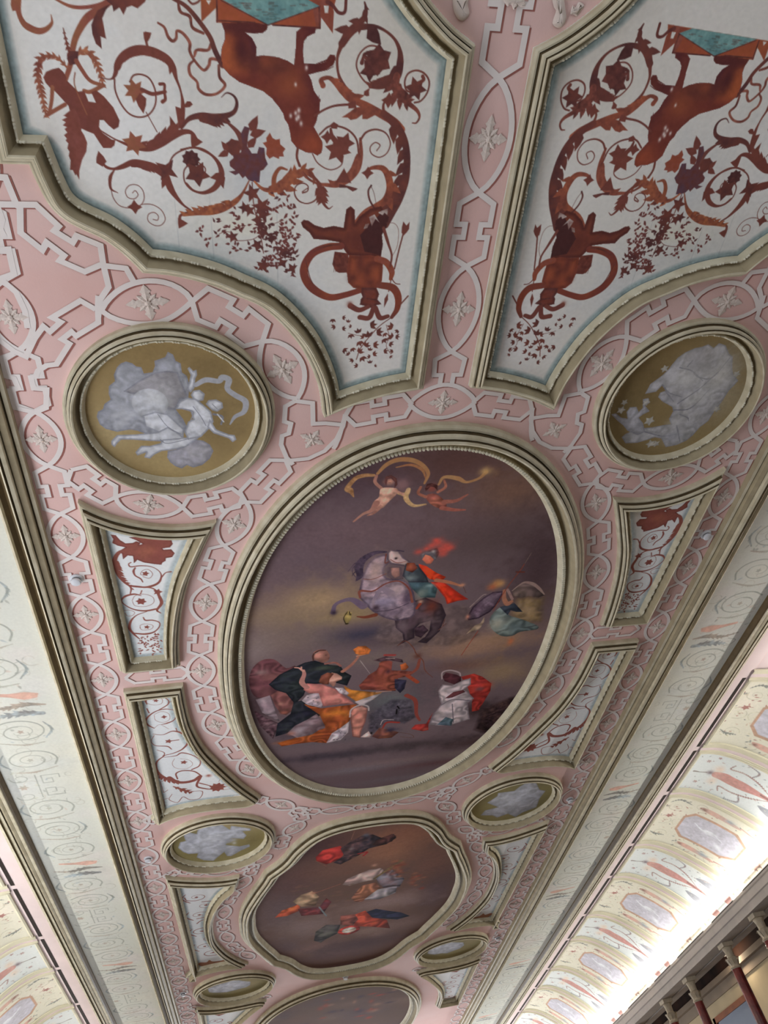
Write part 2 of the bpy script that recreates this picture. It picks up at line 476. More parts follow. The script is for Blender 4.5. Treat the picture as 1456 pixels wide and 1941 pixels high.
class Strap:
    def __init__(s): s.v = []; s.f = []; s.mi = []; s.k = 0; s.ros = []; s.nl = 0

    def add(s, v, f, m):
        s.f += [tuple(i + s.k for i in q) for q in f]; s.v.append(v); s.k += len(v); s.mi += [m] * len(f)

    def line(s, p, hw=.0038, shadow=True):
        p = np.asarray(p, float)
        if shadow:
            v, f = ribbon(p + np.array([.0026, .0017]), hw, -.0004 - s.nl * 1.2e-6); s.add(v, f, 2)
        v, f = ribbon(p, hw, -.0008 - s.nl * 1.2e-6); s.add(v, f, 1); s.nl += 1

    def run(s, nodes, types, wd=.029, ros=True, hw=.0038, n=14, mir=True):
        nodes = np.asarray(nodes, float)
        cl = cat(nodes, n)
        for i, ty in enumerate(types):
            q = cl[i * n:(i + 1) * n + 1]
            d = np.gradient(q, axis=0); d /= np.linalg.norm(d, axis=1)[:, None]; nn = np.stack([-d[:, 1], d[:, 0]], -1)
            t = np.linspace(0, 1, n + 1)
            Lq = np.hypot(*(q[-1] - q[0]))
            if ty == 'L':
                o = wd * np.maximum(0, 1 - (2 * t - 1) ** 2) ** .85
                A, B = q + nn * o[:, None], q - nn * o[:, None]
                if ros: s.ros.append((q[n // 2], math.atan2(*(q[-1] - q[0])[::-1]), min(wd, Lq * .30)))
            else:
                tt = np.array([0, .13, .41, .41, .60, .60, .88, 1.]); oo = np.array([0, .80, .80, .38, .38, .80, .80, 0]) * wd
                qq = np.stack([np.interp(tt, t, q[:, 0]), np.interp(tt, t, q[:, 1])], -1); dn = np.stack([np.interp(tt, t, nn[:, 0]), np.interp(tt, t, nn[:, 1])], -1)
                A, B = qq + dn * oo[:, None], qq - dn * oo[:, None]
            for k in (A, B):
                s.line(k, hw)
                if mir: s.line(mirror(k), hw)
            if ty == 'L' and ros and mir:
                c, a, r_ = s.ros[-1]; s.ros.append((mirror(c), math.pi - a, r_))


sp = Strap()
base_v = W(np.array([[-.99, V0], [.99, V0], [.99, V1], [-.99, V1]]), 0.); sp.add(base_v, [(0, 1, 2, 3)], 0)
for sx in (-1, 1): sp.add(W(np.array([(sx * .925, V0), (sx * .989, V0), (sx * .989, V1), (sx * .925, V1)]), -.0003), [(0, 1, 2, 3)], 3)
# down the middle, between the two great panels
sp.run([(0, .02), (0, .093), (0, .2139), (0, .3514), (0, .4543), (0, .5922)], 'LHLHL', wd=.030, mir=False)
for k in (1, -1):
    sp.line(np.array([(0, .5922), (.024 * k, .606), (.022 * k, .634), (.010 * k, .634), (.010 * k, .653)]))
a = np.linspace(0, 1, 14)
sp.line(np.stack([-.056 + .112 * a, .686 - .034 * np.sin(a * math.pi) ** .8], -1)); sp.line(np.stack([-.056 + .112 * a, .686 + .030 * np.sin(a * math.pi) ** .8], -1))
sp.ros.append((np.array([0, .686]), 0, .027))
# beside the side rails
v_ = .58 + .1008 * np.arange(-6, 50); ty = ''.join('LH'[(k + 1) % 2] for k in range(-6, 49))
sp.run([(-.6195, q) for q in v_], ty, wd=.027)
# round the great oval
oval_run = P('I', '541.7,872 465.5,950.7 424,1033 395.4,1107 385.7,1180 372,1238 383,1299.8 398,1350.6 422.8,1396 457,1440 487,1473')
oval_run[2:9] = [(-.362, .9777), (-.392, 1.0765), (-.412, 1.180), (-.424, 1.285), (-.424, 1.390), (-.4152, 1.4927), (-.3914, 1.5945)]
sp.run(oval_run[1:], 'LHLHLHLHL', wd=.027)
sp.run(oval_run[:2], 'H', wd=.027)
# over the round medallions
sp.run(P('I', '191.6,588 364,570.7 497.7,646 563.6,755'), 'LHL', wd=.031)
sp.run(P('I', '654,788 781,766'), 'H', wd=.027)
sp.run(P('Z4', '1040,1010 930,1310 700,1400 500,1400'), 'H', wd=.0, ros=False)
for q in ('580,870 490,920 480,1060 540,1080 520,1170 460,1190 450,1270 500,1390 560,1456', '580,870 740,890 745,1080 860,1075 1010,1090',
          '1040,990 1020,1100 960,1220 850,1330 700,1400 510,1420'):
    p_ = P('Z4', q); sp.line(p_); sp.line(mirror(p_))
sp.ros += [(P('Z4', '735,1225')[0], .5, .024), (mirror(P('Z4', '735,1225')[0]), 2.6, .024)]
sp.run(P('I', '135,890 219,941.6 346,961 460,940'), 'HLH', wd=.027)
for z_, q in (('Z1', '-60,165 50,175 155,430 185,450 190,680 390,840 430,770 590,890 550,940 780,1040 920,980 1160,1010 1230,1130'),
              ('Z1', '-60,420 330,425 540,620 500,665 670,770 705,710 925,800 950,970 1000,1180 920,1300 905,1456'),
              ('Z1', '-90,845 80,835 130,1060 5,1105 150,1230 230,1400 255,1560'),
              ('Z1', '-40,700 25,690 0,640 20,560 -20,450'),
              ('Z2', '905,0 900,110 905,245 700,370 660,330 570,400 640,440 520,630 430,640 350,690 330,740 285,750 310,850 430,860 425,1030 310,1075'),
              ('Z2', '880,125 740,45 480,200 560,240 460,330 400,280 320,390 240,560 130,510 0,410'),
              ('Z2', '130,530 20,570 60,740 130,760 170,850 90,870 140,1030 310,1070')):
    p_ = P(z_, q); sp.line(p_); sp.line(mirror(p_))
# between the side panels and about the lower medallions
sp.run([(-.575, 1.338), (-.448, 1.338)], 'H', wd=.024)
sp.run([(-.6, 1.955), (-.565, 1.925), (-.505, 1.912), (-.425, 1.895), (-.345, 1.895), (-.295, 1.922)], 'HHLHH', wd=.021, ros=False)
sp.run([(-.585, 2.29), (-.545, 2.262), (-.475, 2.296), (-.395, 2.308), (-.335, 2.285), (-.285, 2.24)], 'HHLHL', wd=.019)
quadrun = [(-.335, 2.285), (-.352, 2.36), (-.392, 2.45), (-.425, 2.55), (-.440, 2.655), (-.440, 2.76), (-.425, 2.865), (-.392, 2.965), (-.352, 3.055)]
sp.run(quadrun, 'HLHLHLHL', wd=.022)
sp.run([(-.295, 1.922), (-.225, 1.985), (-.200, 2.06), (-.245, 2.13), (-.262, 2.21)], 'LHLH', wd=.024)
sp.run([(-.225, 1.985), (-.15, 2.02), (-.06, 2.025), (0, 2.025)], 'HLH', wd=.018)
sp.run([(-.6, 3.459), (-.565, 3.489), (-.505, 3.502), (-.425, 3.519), (-.345, 3.519), (-.295, 3.492)], 'HHLHH', wd=.021, ros=False)
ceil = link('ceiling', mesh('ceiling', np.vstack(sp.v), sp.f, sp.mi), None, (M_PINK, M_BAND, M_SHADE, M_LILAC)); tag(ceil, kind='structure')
# the pink disc above the photographer carries more of the white scroll ornament
# ------------------------------------------------------------------ side rails, coves, cornice, walls, floor
RAIL1 = [(.648, 0), (.648, -.0065), (.6545, -.0075), (.6560, -.0050), (.6580, -.0050), (.6590, -.0110), (.6690, -.0125), (.6700, -.0095), (.6715, -.0095),
         (.6725, -.0155), (.6790, -.0165), (.6800, -.0140), (.6815, -.0140), (.6830, -.0175), (.6865, -.0165), (.6925, -.0085), (.7000, -.0060), (.7080, -.0085), (.7100, -.0120), (.7150, -.0110), (.7165, 0)]
RAIL2 = [(.8765, 0), (.8775, -.0050), (.8830, -.0125), (.8870, -.0150), (.8885, -.0170), (.8975, -.0175), (.8985, -.0140), (.9010, -.0140), (.9060, -.0180), (.9110, -.0180),
         (.9120, -.0150), (.9135, -.0150), (.9145, -.0195), (.9215, -.0200), (.9230, -.0160), (.9300, -.0105), (.9335, -.0100), (.9345, -.0150), (.9430, -.0140), (.9445, 0)]


RAIL1 = [(.648 + (x - .648) * .80, z * 2.0) for x, z in RAIL1]; RAIL2 = [(.8765 + (x - .8765) * .74, z * 1.0) for x, z in RAIL2]


def extrude(name, prof, sx, mats, mi=None, v0=V0, v1=V1, kind='structure', parent=None):
    n = len(prof); pr = np.array(prof); v = []
    if isinstance(mi, dict): mi = [mi.get(i, 0) for i in range(n - 1)]
    for y in (v0, v1): v += [(sx * q[0] * S, y * S, HC + q[1] * S) for q in pr]
    f = [(i, i + 1, n + i + 1, n + i) for i in range(n - 1)]
    o = link(name, mesh(name, v, f, mi), parent, mats)
    if kind: o['kind'] = kind
    return o


COVE = np.array([(.980, 1.0), (1.034, .994), (1.086, .972), (1.139, .935), (1.19, .889), (1.239, .836), (1.272, .793), (1.290, .755), (1.296, .725)])
cv = cat(COVE, 8); cvL = np.r_[0, np.cumsum(np.hypot(*np.diff(cv, axis=0).T))]; CL = .46


def cove_pt(s_, v, sx, off=0.):
    x = np.interp(s_, cvL, cv[:, 0]); z = np.interp(s_, cvL, cv[:, 1])
    e = 1e-3; dx = np.interp(s_ + e, cvL, cv[:, 0]) - np.interp(s_ - e, cvL, cv[:, 0]); dz = np.interp(s_ + e, cvL, cv[:, 1]) - np.interp(s_ - e, cvL, cv[:, 1])
    L = np.hypot(dx, dz) + 1e-12; x = x + off * dz / L; z = z - off * dx / L
    return np.stack([sx * x * S, v * S + 0 * x, ZC + z * S], -1)


CORN = [(1.300, .757), (1.270, .757), (1.268, .779), (1.262, .780), (1.261, .771), (1.266, .7685), (1.266, .765), (1.258, .763), (1.258, .743), (1.263, .741), (1.263, .7235),
        (1.259, .7220), (1.259, .7165), (1.312, .7165), (1.312, .724), (1.322, .724), (1.322, .7165), (1.362, .7165), (1.362, .728), (1.370, .728), (1.370, .97)]
M_CORN = mat('grey_cornice_stucco', (178, 170, 164), .7, .12, 5)
M_DARKWOOD = mat('dark_wood_floor', (74, 52, 36), .5, .3, 3)
M_WALL = mat('cream_wall_plaster', (200, 182, 148), .9, .15, 2)
for sx, side in ((-1, 'left'), (1, 'right')):
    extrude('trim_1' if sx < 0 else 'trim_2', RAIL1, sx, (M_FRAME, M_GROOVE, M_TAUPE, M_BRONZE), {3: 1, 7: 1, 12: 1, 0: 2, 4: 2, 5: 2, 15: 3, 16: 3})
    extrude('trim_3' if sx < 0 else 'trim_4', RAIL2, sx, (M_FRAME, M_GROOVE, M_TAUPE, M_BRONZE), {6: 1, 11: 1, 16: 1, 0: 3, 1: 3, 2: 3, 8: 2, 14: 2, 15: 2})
    extrude('trim_5' if sx < 0 else 'trim_6', [(x, z - 1) for x, z in CORN], sx, (M_CORN,))
    # plain lilac ground of the cove, a little behind the painted bays
    ss = np.linspace(0, CL, 40); rows = np.array([cove_pt(ss, y, sx, -.004) for y in (V0, V1)])
    v = rows.reshape(-1, 3); f = [(i, i + 1, 41 + i, 40 + i) for i in range(39)]
    o = link('ceiling', mesh('cove', v, f, smooth=True), None, (M_LILAC,)); o['kind'] = 'structure'
    XW = 1.75; v = [(sx * XW * S, V0 * S, 0), (sx * XW * S, V1 * S, 0), (sx * XW * S, V1 * S, ZC + .97 * S), (sx * XW * S, V0 * S, ZC + .97 * S), (sx * 1.37 * S, V0 * S, ZC + .97 * S), (sx * 1.37 * S, V1 * S, ZC + .97 * S)]
    o = link('wall_' + side, mesh('wall', v, [(0, 1, 2, 3), (3, 2, 5, 4)]), None, (M_WALL,)); o['kind'] = 'structure'
for sx in (-1, 1):  # unseen end walls of the side aisles, added to keep ambient light out
    for y, nm in ((V0, 'near'), (V1, 'far')):
        o = link('wall_' + nm, mesh('wall', [(sx * 1.37 * S, y * S, 0), (sx * 1.75 * S, y * S, 0), (sx * 1.75 * S, y * S, ZC + .97 * S), (sx * 1.37 * S, y * S, ZC + .97 * S)], [(0, 1, 2, 3)]), None, (M_WALL,)); o['kind'] = 'structure'
o = link('floor', mesh('floor', [(-1.75 * S, V0 * S, 0), (1.75 * S, V0 * S, 0), (1.75 * S, V1 * S, 0), (-1.75 * S, V1 * S, 0)], [(0, 1, 2, 3)]), None, (M_DARKWOOD,)); o['kind'] = 'structure'

# ------------------------------------------------------------------ rosettes in the lenses
def rosette_mesh():
    v, f = [(0, 0, -.30)], []
    for i in range(8):
        a = i * math.pi / 4; L = 1. if i % 2 == 0 else .62; wd = .26 if i % 2 == 0 else .14
        d = np.array([math.cos(a), math.sin(a)]); n = np.array([-d[1], d[0]]); b = len(v)
        for t, w_ in ((.10, .05), (.28, wd * .55), (.42, wd * .8), (.50, wd * .62), (.62, wd), (.72, wd * .66), (.84, wd * .45), (1., 0)):
            for k in (1, -1): q = d * t * L + n * w_ * k; v.append((q[0], q[1], -.02))
            q = d * t * L; v.append((q[0], q[1], -.16 * (1 - t * .7)))
        for j in range(7):
            o = b + 3 * j; f += [(o, o + 3, o + 5, o + 2), (o + 2, o + 5, o + 4, o + 1)]
    for i in range(8):
        a = i * math.pi / 4; v.append((.15 * math.cos(a), .15 * math.sin(a), -.18))
    b = len(v) - 8; f += [(0, b + i, b + (i + 1) % 8) for i in range(8)]
    return mesh('rosette', v, f)


ros_me = rosette_mesh(); ros_me.materials.append(M_ROS)


def ros_label(c):
    u_, v_ = abs(c[0]), c[1]; sd = 'left' if c[0] < 0 else 'right'
    if u_ < .05 and v_ < .63: return 'between the two great scroll panels, ' + ('uppermost in view' if v_ < .2 else 'the larger, upper one' if v_ < .4 else 'the lower one'), 'rosettes between the great scroll panels'
    if u_ < .05: return 'just above the great oval painting', 'rosettes above the great oval'
    if u_ > .59:
        if v_ < .6: return 'in the %s border beside the great scroll panel' % sd, 'rosettes in the %s border by the scroll panel' % sd
        if v_ < .8: return 'in the %s border beside the large round medallion' % sd, 'rosettes in the %s border by the medallion' % sd
        if v_ < 1.34: return 'in the %s border beside the first side panel' % sd, 'rosettes in the %s border by the first side panel' % sd
        if v_ < 1.95: return 'in the %s border beside the second side panel' % sd, 'rosettes in the %s border by the second side panel' % sd
        if v_ < 2.3: return 'in the %s border beside the second round medallion' % sd, 'rosettes in the %s border by the second medallion' % sd
        return 'in the far %s border beyond the second round medallion' % sd, 'rosettes in the far %s border' % sd
    if v_ < .62 and u_ > .3: return 'in the pink band over the large %s medallion' % sd, 'rosettes over the %s medallion' % sd
    if v_ < .72: return 'between the large %s medallion and the scroll panel corner' % sd, 'rosettes right of the %s medallion' % sd
    if v_ < .84: return 'between the large %s medallion and the great oval top' % sd, 'rosettes at the %s shoulder of the oval' % sd
    if v_ < .93 and u_ > .4: return 'between the large %s medallion and first side panel' % sd, 'rosettes under the %s medallion' % sd
    if v_ < 1.85: return 'in the pink ring on the %s of the great oval' % sd, 'rosettes round the %s of the great oval' % sd
    if v_ < 2.3: return 'in the pink ground about the %s second round medallion' % sd, 'rosettes about the second %s medallion' % sd
    return 'in the pink band on the %s of the four-lobed painting' % sd, 'rosettes by the %s of the lobed painting' % sd


CAMV = np.array([-X0, 0.])
for c, a, r_ in sp.ros:
    if not (.0 < c[1] < 3.9) or r_ < .012 or (abs(c[0]) > .59 and abs((c[1] - 2.14)) < .03) or (abs(c[0]) > .59 and abs((c[1] - 1.04)) < .03): continue
    o = bpy.data.objects.new('rosette', ros_me); C.objects.link(o); o.location = W(np.array(c), -.0006); k = r_ * (.95 if r_ > .0225 else .6) * S
    o.scale = (k, k * .9, k * .6); o.rotation_euler = (0, 0, a)
    lb, gr = ros_label(c); tag(o, 'white leaf rosette ' + lb, 'rosette', gr)

# ------------------------------------------------------------------ smoke detectors
M_WPL = mat('white_plastic', (225, 228, 235), .4); M_GPL = mat('grey_plastic', (120, 122, 126), .5)


def lathe(prof, n=20):
    v, f = [], []
    for r_, z in prof:
        for i in range(n): v.append((r_ * math.cos(i * 2 * math.pi / n), r_ * math.sin(i * 2 * math.pi / n), z))
    for j in range(len(prof) - 1):
        for i in range(n): f.append((j * n + i, j * n + (i + 1) % n, (j + 1) * n + (i + 1) % n, (j + 1) * n + i))
    return v, f


dp = None
DET = [(-.62, 1.037, 'beside the first left tapering panel'), (.623, 1.036, 'beside the first right tapering panel'), (-.617, 2.152, 'left of the second left medallion'),
       (.623, 2.156, 'right of the second right medallion'), (.618, 3.288, 'right of the third right medallion'), (-.614, 3.284, 'left of the third left medallion'), (.005, 3.43, 'between the lobed painting and the far oval')]
for u_, v_, tx in DET:
    e = empty('smoke_detector', W(np.array([u_, v_])), 'white round smoke detector ' + tx, 'smoke detector', 'smoke detectors on the ceiling')
    if dp is None:
        dp = []
        for nm, pr, mm in (('base', [(0, 0), (.052, 0), (.052, -.012), (.044, -.016), (0, -.016)], M_WPL), ('sensor_ring', [(.034, -.016), (.034, -.032), (.030, -.034)], M_GPL),
                           ('cap', [(.037, -.030), (.040, -.034), (.038, -.046), (.028, -.052), (0, -.053)], M_WPL)):
            v, f = lathe(pr); me = mesh(nm, v, f, smooth=True); me.materials.append(mm); dp.append((nm, me))
    for nm, me in dp:
        o = bpy.data.objects.new(nm, me); C.objects.link(o); o.parent = e

# ------------------------------------------------------------------ white relief ornament in the pink disc overhead
def relief(q, h, lb):
    p = orient(cat(P('T', q), 4, True)); v = []; n = len(p)
    for d_, z_ in ((0, 0), (.0012, -.5), (.0035, -.85), (.006, -1.)): v += list(W(inset1(p, d_), -.0006 + z_ * h))
    v.append(W(p.mean(0), -.0006 - h * 1.05)); f = [(j * n + i, j * n + (i + 1) % n, (j + 1) * n + (i + 1) % n, (j + 1) * n + i) for j in range(3) for i in range(n)] + [(3 * n + i, 3 * n + (i + 1) % n, 4 * n) for i in range(n)]
    tag(link('stucco_ornament', mesh('stucco_ornament', v, f, smooth=True), None, (M_ROS,)), lb, 'ornament', 'white relief ornaments overhead')


relief('60,-40 50,80 80,170 120,220 180,222 230,150 215,60 210,-40', .005, 'white rounded relief ornament left of the strapwork at the top edge')
relief('1150,-40 1160,70 1185,120 1160,200 1150,265 1200,305 1260,290 1300,200 1290,100 1260,-40', .005, 'white rounded relief ornament right of the strapwork at the top edge')
relief('590,-60 610,10 650,70 690,50 720,110 760,60 800,75 850,60 830,-20 800,-60', .004, 'white feathery relief tip inside the strapwork at the top edge')
relief('1345,150 1370,60 1400,80 1440,20 1500,60 1460,120 1420,180 1380,160', .003, 'small white leafy relief ornament by the right panel at the top edge')


# ------------------------------------------------------------------ framed fields: outlines
def arc(c, r_, p, q, n=9):
    a0 = math.atan2(p[1] - c[1], p[0] - c[0]); a1 = math.atan2(q[1] - c[1], q[0] - c[0])
    if a1 - a0 > math.pi: a1 -= 2 * math.pi
    if a1 - a0 < -math.pi: a1 += 2 * math.pi
    t = np.linspace(0, 1, n); ra = math.hypot(p[0] - c[0], p[1] - c[1]); rb = math.hypot(q[0] - c[0], q[1] - c[1]); R_ = ra + (rb - ra) * t
    return np.stack([c[0] + R_ * np.cos(a0 + (a1 - a0) * t), c[1] + R_ * np.sin(a0 + (a1 - a0) * t)], -1)


def circle(c, r_, n=72):
    a = np.arange(n) * 2 * math.pi / n; return np.stack([c[0] + r_ * np.cos(a), c[1] + r_ * np.sin(a)], -1)


def super_oval(cy, a, b, n=120, e=2.13):
    t = np.arange(n) * 2 * math.pi / n; c, s_ = np.cos(t), np.sin(t)
    return np.stack([a * np.sign(c) * np.abs(c) ** (2 / e), cy + b * np.sign(s_) * np.abs(s_) ** (2 / e)], -1)


lo = P('I', '57,307 69,335 93,381 120,409 155,429 192,446 223,467 247,488 271,512'); lo[0] = (-.5556, .3306)
big_left = outline(np.array([(-.5873, -.42), (-.5873, .331)]), np.array([(-.5873, .331), lo[0]]), lo,
                   P('I', '271,512 330,518 395,534 446,554.5 500,580 547.6,624.7 578.6,669 602.6,727.7 611,783'),
                   np.array([(-.194, .703), (-.150, .682), (-.095, .664), (-.0385, .6535)]), np.array([(-.0385, .6535), (-.0375, .180)]),
                   np.array([(-.0375, .180), (-.075, .158), (-.12, .118), (-.158, .06), (-.178, -.01), (-.185, -.10), (-.17, -.20), (-.13, -.30), (-.09, -.42)]))
MC = [(-.4255, .692), (-.4255, 2.11), (-.4255, 3.304)]
TL1, TR1, BR1, BL1 = (-.587, .853), (-.371, .914), (-.463, 1.302), (-.580, 1.303)
p1_left = outline(arc(MC[0], .227, TL1, TR1), P('I', '410,982.6 391,1021 374,1058 360,1090 350,1125 343,1165 340,1212 341,1254.5'), np.array([BR1, BL1]), np.array([BL1, TL1]))
p2_left = outline(np.array([(-.583, 1.373), (-.464, 1.371)]), P('I', '347,1293 352.7,1327 363.7,1368.5 385.7,1409.7 416,1442.6 457,1480 494.5,1507'),
                  P('I', '494.5,1507 469.7,1517 415,1522.6 362.7,1530.5 326,1541 293.5,1556'), np.array([(-.579, 1.948), (-.583, 1.373)]))
p3_left = outline(P('I', '313.6,1658.4 341.8,1662 388.8,1663.5 428,1661 454,1656'), P('I', '454,1656 448.8,1676.6 430.5,1692 414.9,1713 405.5,1736.6 404,1757 410,1780 429,1801 452,1815 471,1822.7'),
                  P('I', '471,1822.7 422,1828 377.7,1839 364,1850'), np.array([(-.570, 3.118), (-.584, 2.275)]))
p4_left = tf(p2_left, (1, -1), (0, 2 * VA), True)
ovalp = super_oval(1.351, .390, .627)
qh = np.array([(0, 2.066), (.10, 2.078), (.17, 2.118), (.222, 2.19), (.258, 2.27), (.305, 2.335)]); qs = np.array([(.305, 2.335), (.322, 2.39), (.347, 2.46), (.377, 2.56), (.3895, 2.64), (.391, 2.707)])
qf = lambda a: (a * [1, -1] + [0, 2 * VA])[::-1]
quadp = outline(np.vstack([mirror(qh)[::-1], qh[1:]]), np.vstack([qs, qf(qs)[1:]]), np.vstack([qf(qh), mirror(qf(qh))[::-1][1:]]), np.vstack([mirror(qf(qs))[::-1], mirror(qs)[::-1][1:]]), n=8)
far_oval = super_oval(2 * VA - 1.351, .390, .60)

# sanguine colours, seen in the dim light of the hall
SG, SG2, SGD, SGL = (112, 60, 50), (92, 50, 45), (72, 42, 42), (136, 84, 58)
GROUND = (178, 176, 172)
GN = 2.0


def paint_big():
    c = Cv(-.60, .0, -.02, .74, 1150, GROUND, 3, GN)
    for x, y, rx, ry, col, al in ((-.44, .30, 60, 90, (192, 194, 196), .6), (-.36, .44, 80, 40, (150, 156, 158), .5), (-.30, .33, 40, 60, (150, 158, 166), .45), (-.25, .5, 60, 50, (165, 170, 176), .5),
                                  (-.10, .55, 50, 80, (184, 182, 186), .5), (-.31, .40, 50, 20, (190, 184, 160), .4), (-.15, .2, 60, 60, (164, 158, 146), .4), (-.36, .2, 20, 60, (160, 162, 158), .4), (-.5, .2, 40, 60, (188, 190, 192), .4)):
        c.blob((x, y), rx, ry, col, al)
    for x in (-.395, -.352, -.268): c.st(np.array([(x, .36), (x + .002, .52)]), [.6, 1.6, 1], (120, 126, 130), alpha=.4)
    c.border(loop(big_left), .029, .042, (96, 118, 122), .75); c.border(loop(big_left), .029, .033, (60, 74, 76), .5)
    L = lambda z, q, w_, sd, col=SG, c2=SG2, **k: c.leafy(P(z, q), w_, sd, col, c2, **k)
    K = lambda z, q, w_, col=SG, c2=SG2, **k: c.st(P(z, q), w_, col, c2, **k)
    G = lambda z, q, col=SG, c2=SG2, **k: c.pol(P(z, q), col, c2, **k)
    O = lambda z, x, y, r_, n, col=SG, c2=SG2, a=0., i=.55: c.star(P(z, '%g,%g' % (x, y))[0], r_, n, col, c2, a, i)
    # winged trophy with wreath, left
    K('A1', '205,-60 205,120 260,250 340,310 430,340 510,320 570,260 575,210 565,160', [9, 7, 10, 9, 6, 3, 1], SGL, SG); G('A1', '125,-20 200,0 195,110 140,120 120,50', SGL, SG)
    K('A1', '600,-20 760,60 900,80 1060,60 1200,10', [3, 5, 5, 5], SGL, SG); K('A1', '1200,20 1080,110 960,200 880,320 830,430 800,560 780,700 740,830 700,920 610,980', [10, 11, 9, 8, 7, 6], SGL, SG)
    G('A1', '1080,110 1220,40 1170,110 1130,200 1150,300 1172,425 1112,400 1125,535 1060,480 1020,370 1010,270 1040,190', SG, SGD)
    G('A1', '1150,-20 1240,60 1255,125 1320,80 1365,162 1400,80 1456,60 1520,90 1600,20 1620,-20', SG, SGD)
    L('A1', '700,310 735,460 770,590', [1.5, 4], 0); L('A1', '740,740 640,640 540,615 450,650 425,760 420,850 450,980 480,1120 512,1285', [3, 5, 5, 3], 0, SG, SGL)
    L('A1', '850,600 930,560 1010,600 1060,680 1110,810 1140,950', [5, 5, 3], 0, SG, SGL); G('A1', '760,560 870,560 860,700 770,720 740,640', SG, SGD)
    G('A1', '480,850 510,790 580,760 650,745 700,790 740,860 700,950 610,1000 550,960 505,910')
    K('A1', '580,960 570,1120 540,1260', [6, 5], SGL, SG); K('A1', '530,1260 720,1150', [6], SGL, SG); K('A1', '845,670 900,760 1000,890 1150,940', [7, 6, 5], SGL, SG); K('A1', '1130,945 1000,1010 930,1000', [6], SGL, SG)
    G('I', '104,172 127,152 148,173 160,172 168,192 182,194 173,174 182,170 197,182 215,203 227,228 225,240 216,245 206,237 197,227 189,227 188,240 194,251 212,264 219,265 217,275 211,280 196,280 189,270 178,253 165,248 155,243 150,262 140,235 130,200')
    G('A3', '150,50 100,90 130,105 85,130 120,150 95,180 130,195 110,215 135,245 105,270 130,300 120,320 145,345 135,390 155,420 148,460 165,500 160,590 185,590 210,640 220,630 245,680 245,600 270,500 310,420 318,340 290,270 255,215 250,120 200,20', SG, (104, 58, 52))
    K('A3', '420,215 560,300 700,370', [2.4]); K('A3', '860,60 960,240', [1.5]); K('A1', '830,800 820,900 850,1010 960,1260', [1.8], SGL, SG)
    # scroll under it
    L('A2', '-60,855 60,870 110,810 130,700 200,600 310,540 430,530 560,560 680,630 740,720 780,860 830,1000 855,1170 840,1380', [1.5, 2, 6, 8, 9, 9, 9, 8, 7, 8, 9, 4, 3, 7, 9], 1, lo=.12, hi=.62)
    K('A2', '100,870 110,1000 170,1140 260,1250 370,1290 480,1260 550,1150 550,1000 490,870 400,820 310,830 270,900', [2.6])
    O('A2', 325, 1000, 13, 7, SGL, SG); K('A2', '400,985 500,1030 560,1030 660,1010', [6, 6, 5]); K('A2', '650,1010 650,930 600,925', [4, 5]); K('A2', '650,1010 660,1090 630,1120', [4, 6]); c.leaf(P('A2', '380,1020')[0], 1.5, 22, 6, SG, SG2)
    G('A2', '418,355 440,345 508,360 490,420 465,460 475,510 520,540 450,520 440,470 425,420')
    for q in ('580,250 650,300 690,400 740,450 780,420 790,340 860,370 930,470 930,560 980,660 1080,770 1140,720 1160,650 1240,660 1280,700', '980,660 925,720 935,820 1010,900 1030,980 1110,1040 1230,1030 1320,940 1260,850 1250,720',
              '980,620 1010,550 1130,550 1170,470', '800,20 830,130 930,180 960,300 1080,365'): K('A2', q, [3, 5, 4, 5, 4, 5, 4], (96, 52, 46), (128, 74, 60))
    K('A2', '740,-20 880,60 1000,190 1150,400 1210,560 1290,720', [5, 6, 7, 7, 8, 8], SG, SGD)
    G('A2', '1050,-20 1060,240 1225,80 1225,-20', (146, 78, 42), (120, 60, 40)); G('A2', '1110,0 1140,50 1165,0', GROUND, GROUND)
    K('A2', '915,0 960,40 1020,20 1050,-20', [3])
    G('A2', '770,1170 840,1195 868,1180 860,1400 810,1420 790,1290'); G('A2', '862,1165 900,1115 935,1115 965,1150 930,1180 880,1185'); G('A2', '710,1278 755,1340 800,1400 800,1470 690,1470 715,1400')
    L('A2', '840,1410 920,1310 1050,1275 1200,1290 1330,1275 1420,1230 1450,1140 1420,1060 1340,1022 1280,1070', [4, 8, 11, 11, 8, 6, 4, 2.5, 1], 1, SG, SGD, lo=.2, hi=.52)
    L('A3', '590,315 700,360 800,385 900,385 1000,340 1100,280 1200,240 1280,250 1330,330', [2, 6, 10, 12, 13, 12, 9, 6, 6], -1, lo=.1, hi=.72); O('A3', 750, 345, 14, 6, SGL, SG, .3); O('A3', 1310, 330, 9, 3)
    L('A3', '440,500 490,560 560,580 640,560 740,520 850,530 950,560 1030,620 1080,750 1130,830 1200,910 1270,960', [2, 5, 4, 8, 10, 9, 8, 11, 12, 8, 4, 3], 1, lo=.25, hi=.65)
    c.leaf(P('A3', '460,560')[0], -1.7, 18, 6, SG, SG2); O('A3', 1050, 590, 15, 4, SG, SGD, .6, .4)
    K('A3', '1060,560 1110,460 1200,405 1300,385 1400,420 1470,460', [2.6, 2.8, 3.2])
    K('A3', '570,585 530,660 535,760 600,800', [2, 6, 4, 1]); K('A3', '535,760 560,850 620,920 720,940 800,920 840,860 830,780 780,730 710,730 670,780 690,840 750,855 785,820 760,780 735,800', [1.4])
    K('A3', '790,925 830,905 920,910 1000,960 1035,1040 1000,1095 940,1100 880,1060 880,1000 930,980 970,1010 965,1050 925,1045', [1.4]); O('A3', 755, 930, 9, 4)
    O('A3', 1272, 490, 11, 9, SGD, SGD, 0, .8); K('A3', '1280,520 1290,600', [12, 12], SGD, SG2); O('A3', 1330, 625, 16, 5, SG, SGD, .2); K('A3', '1340,520 1405,580 1380,670', [2])
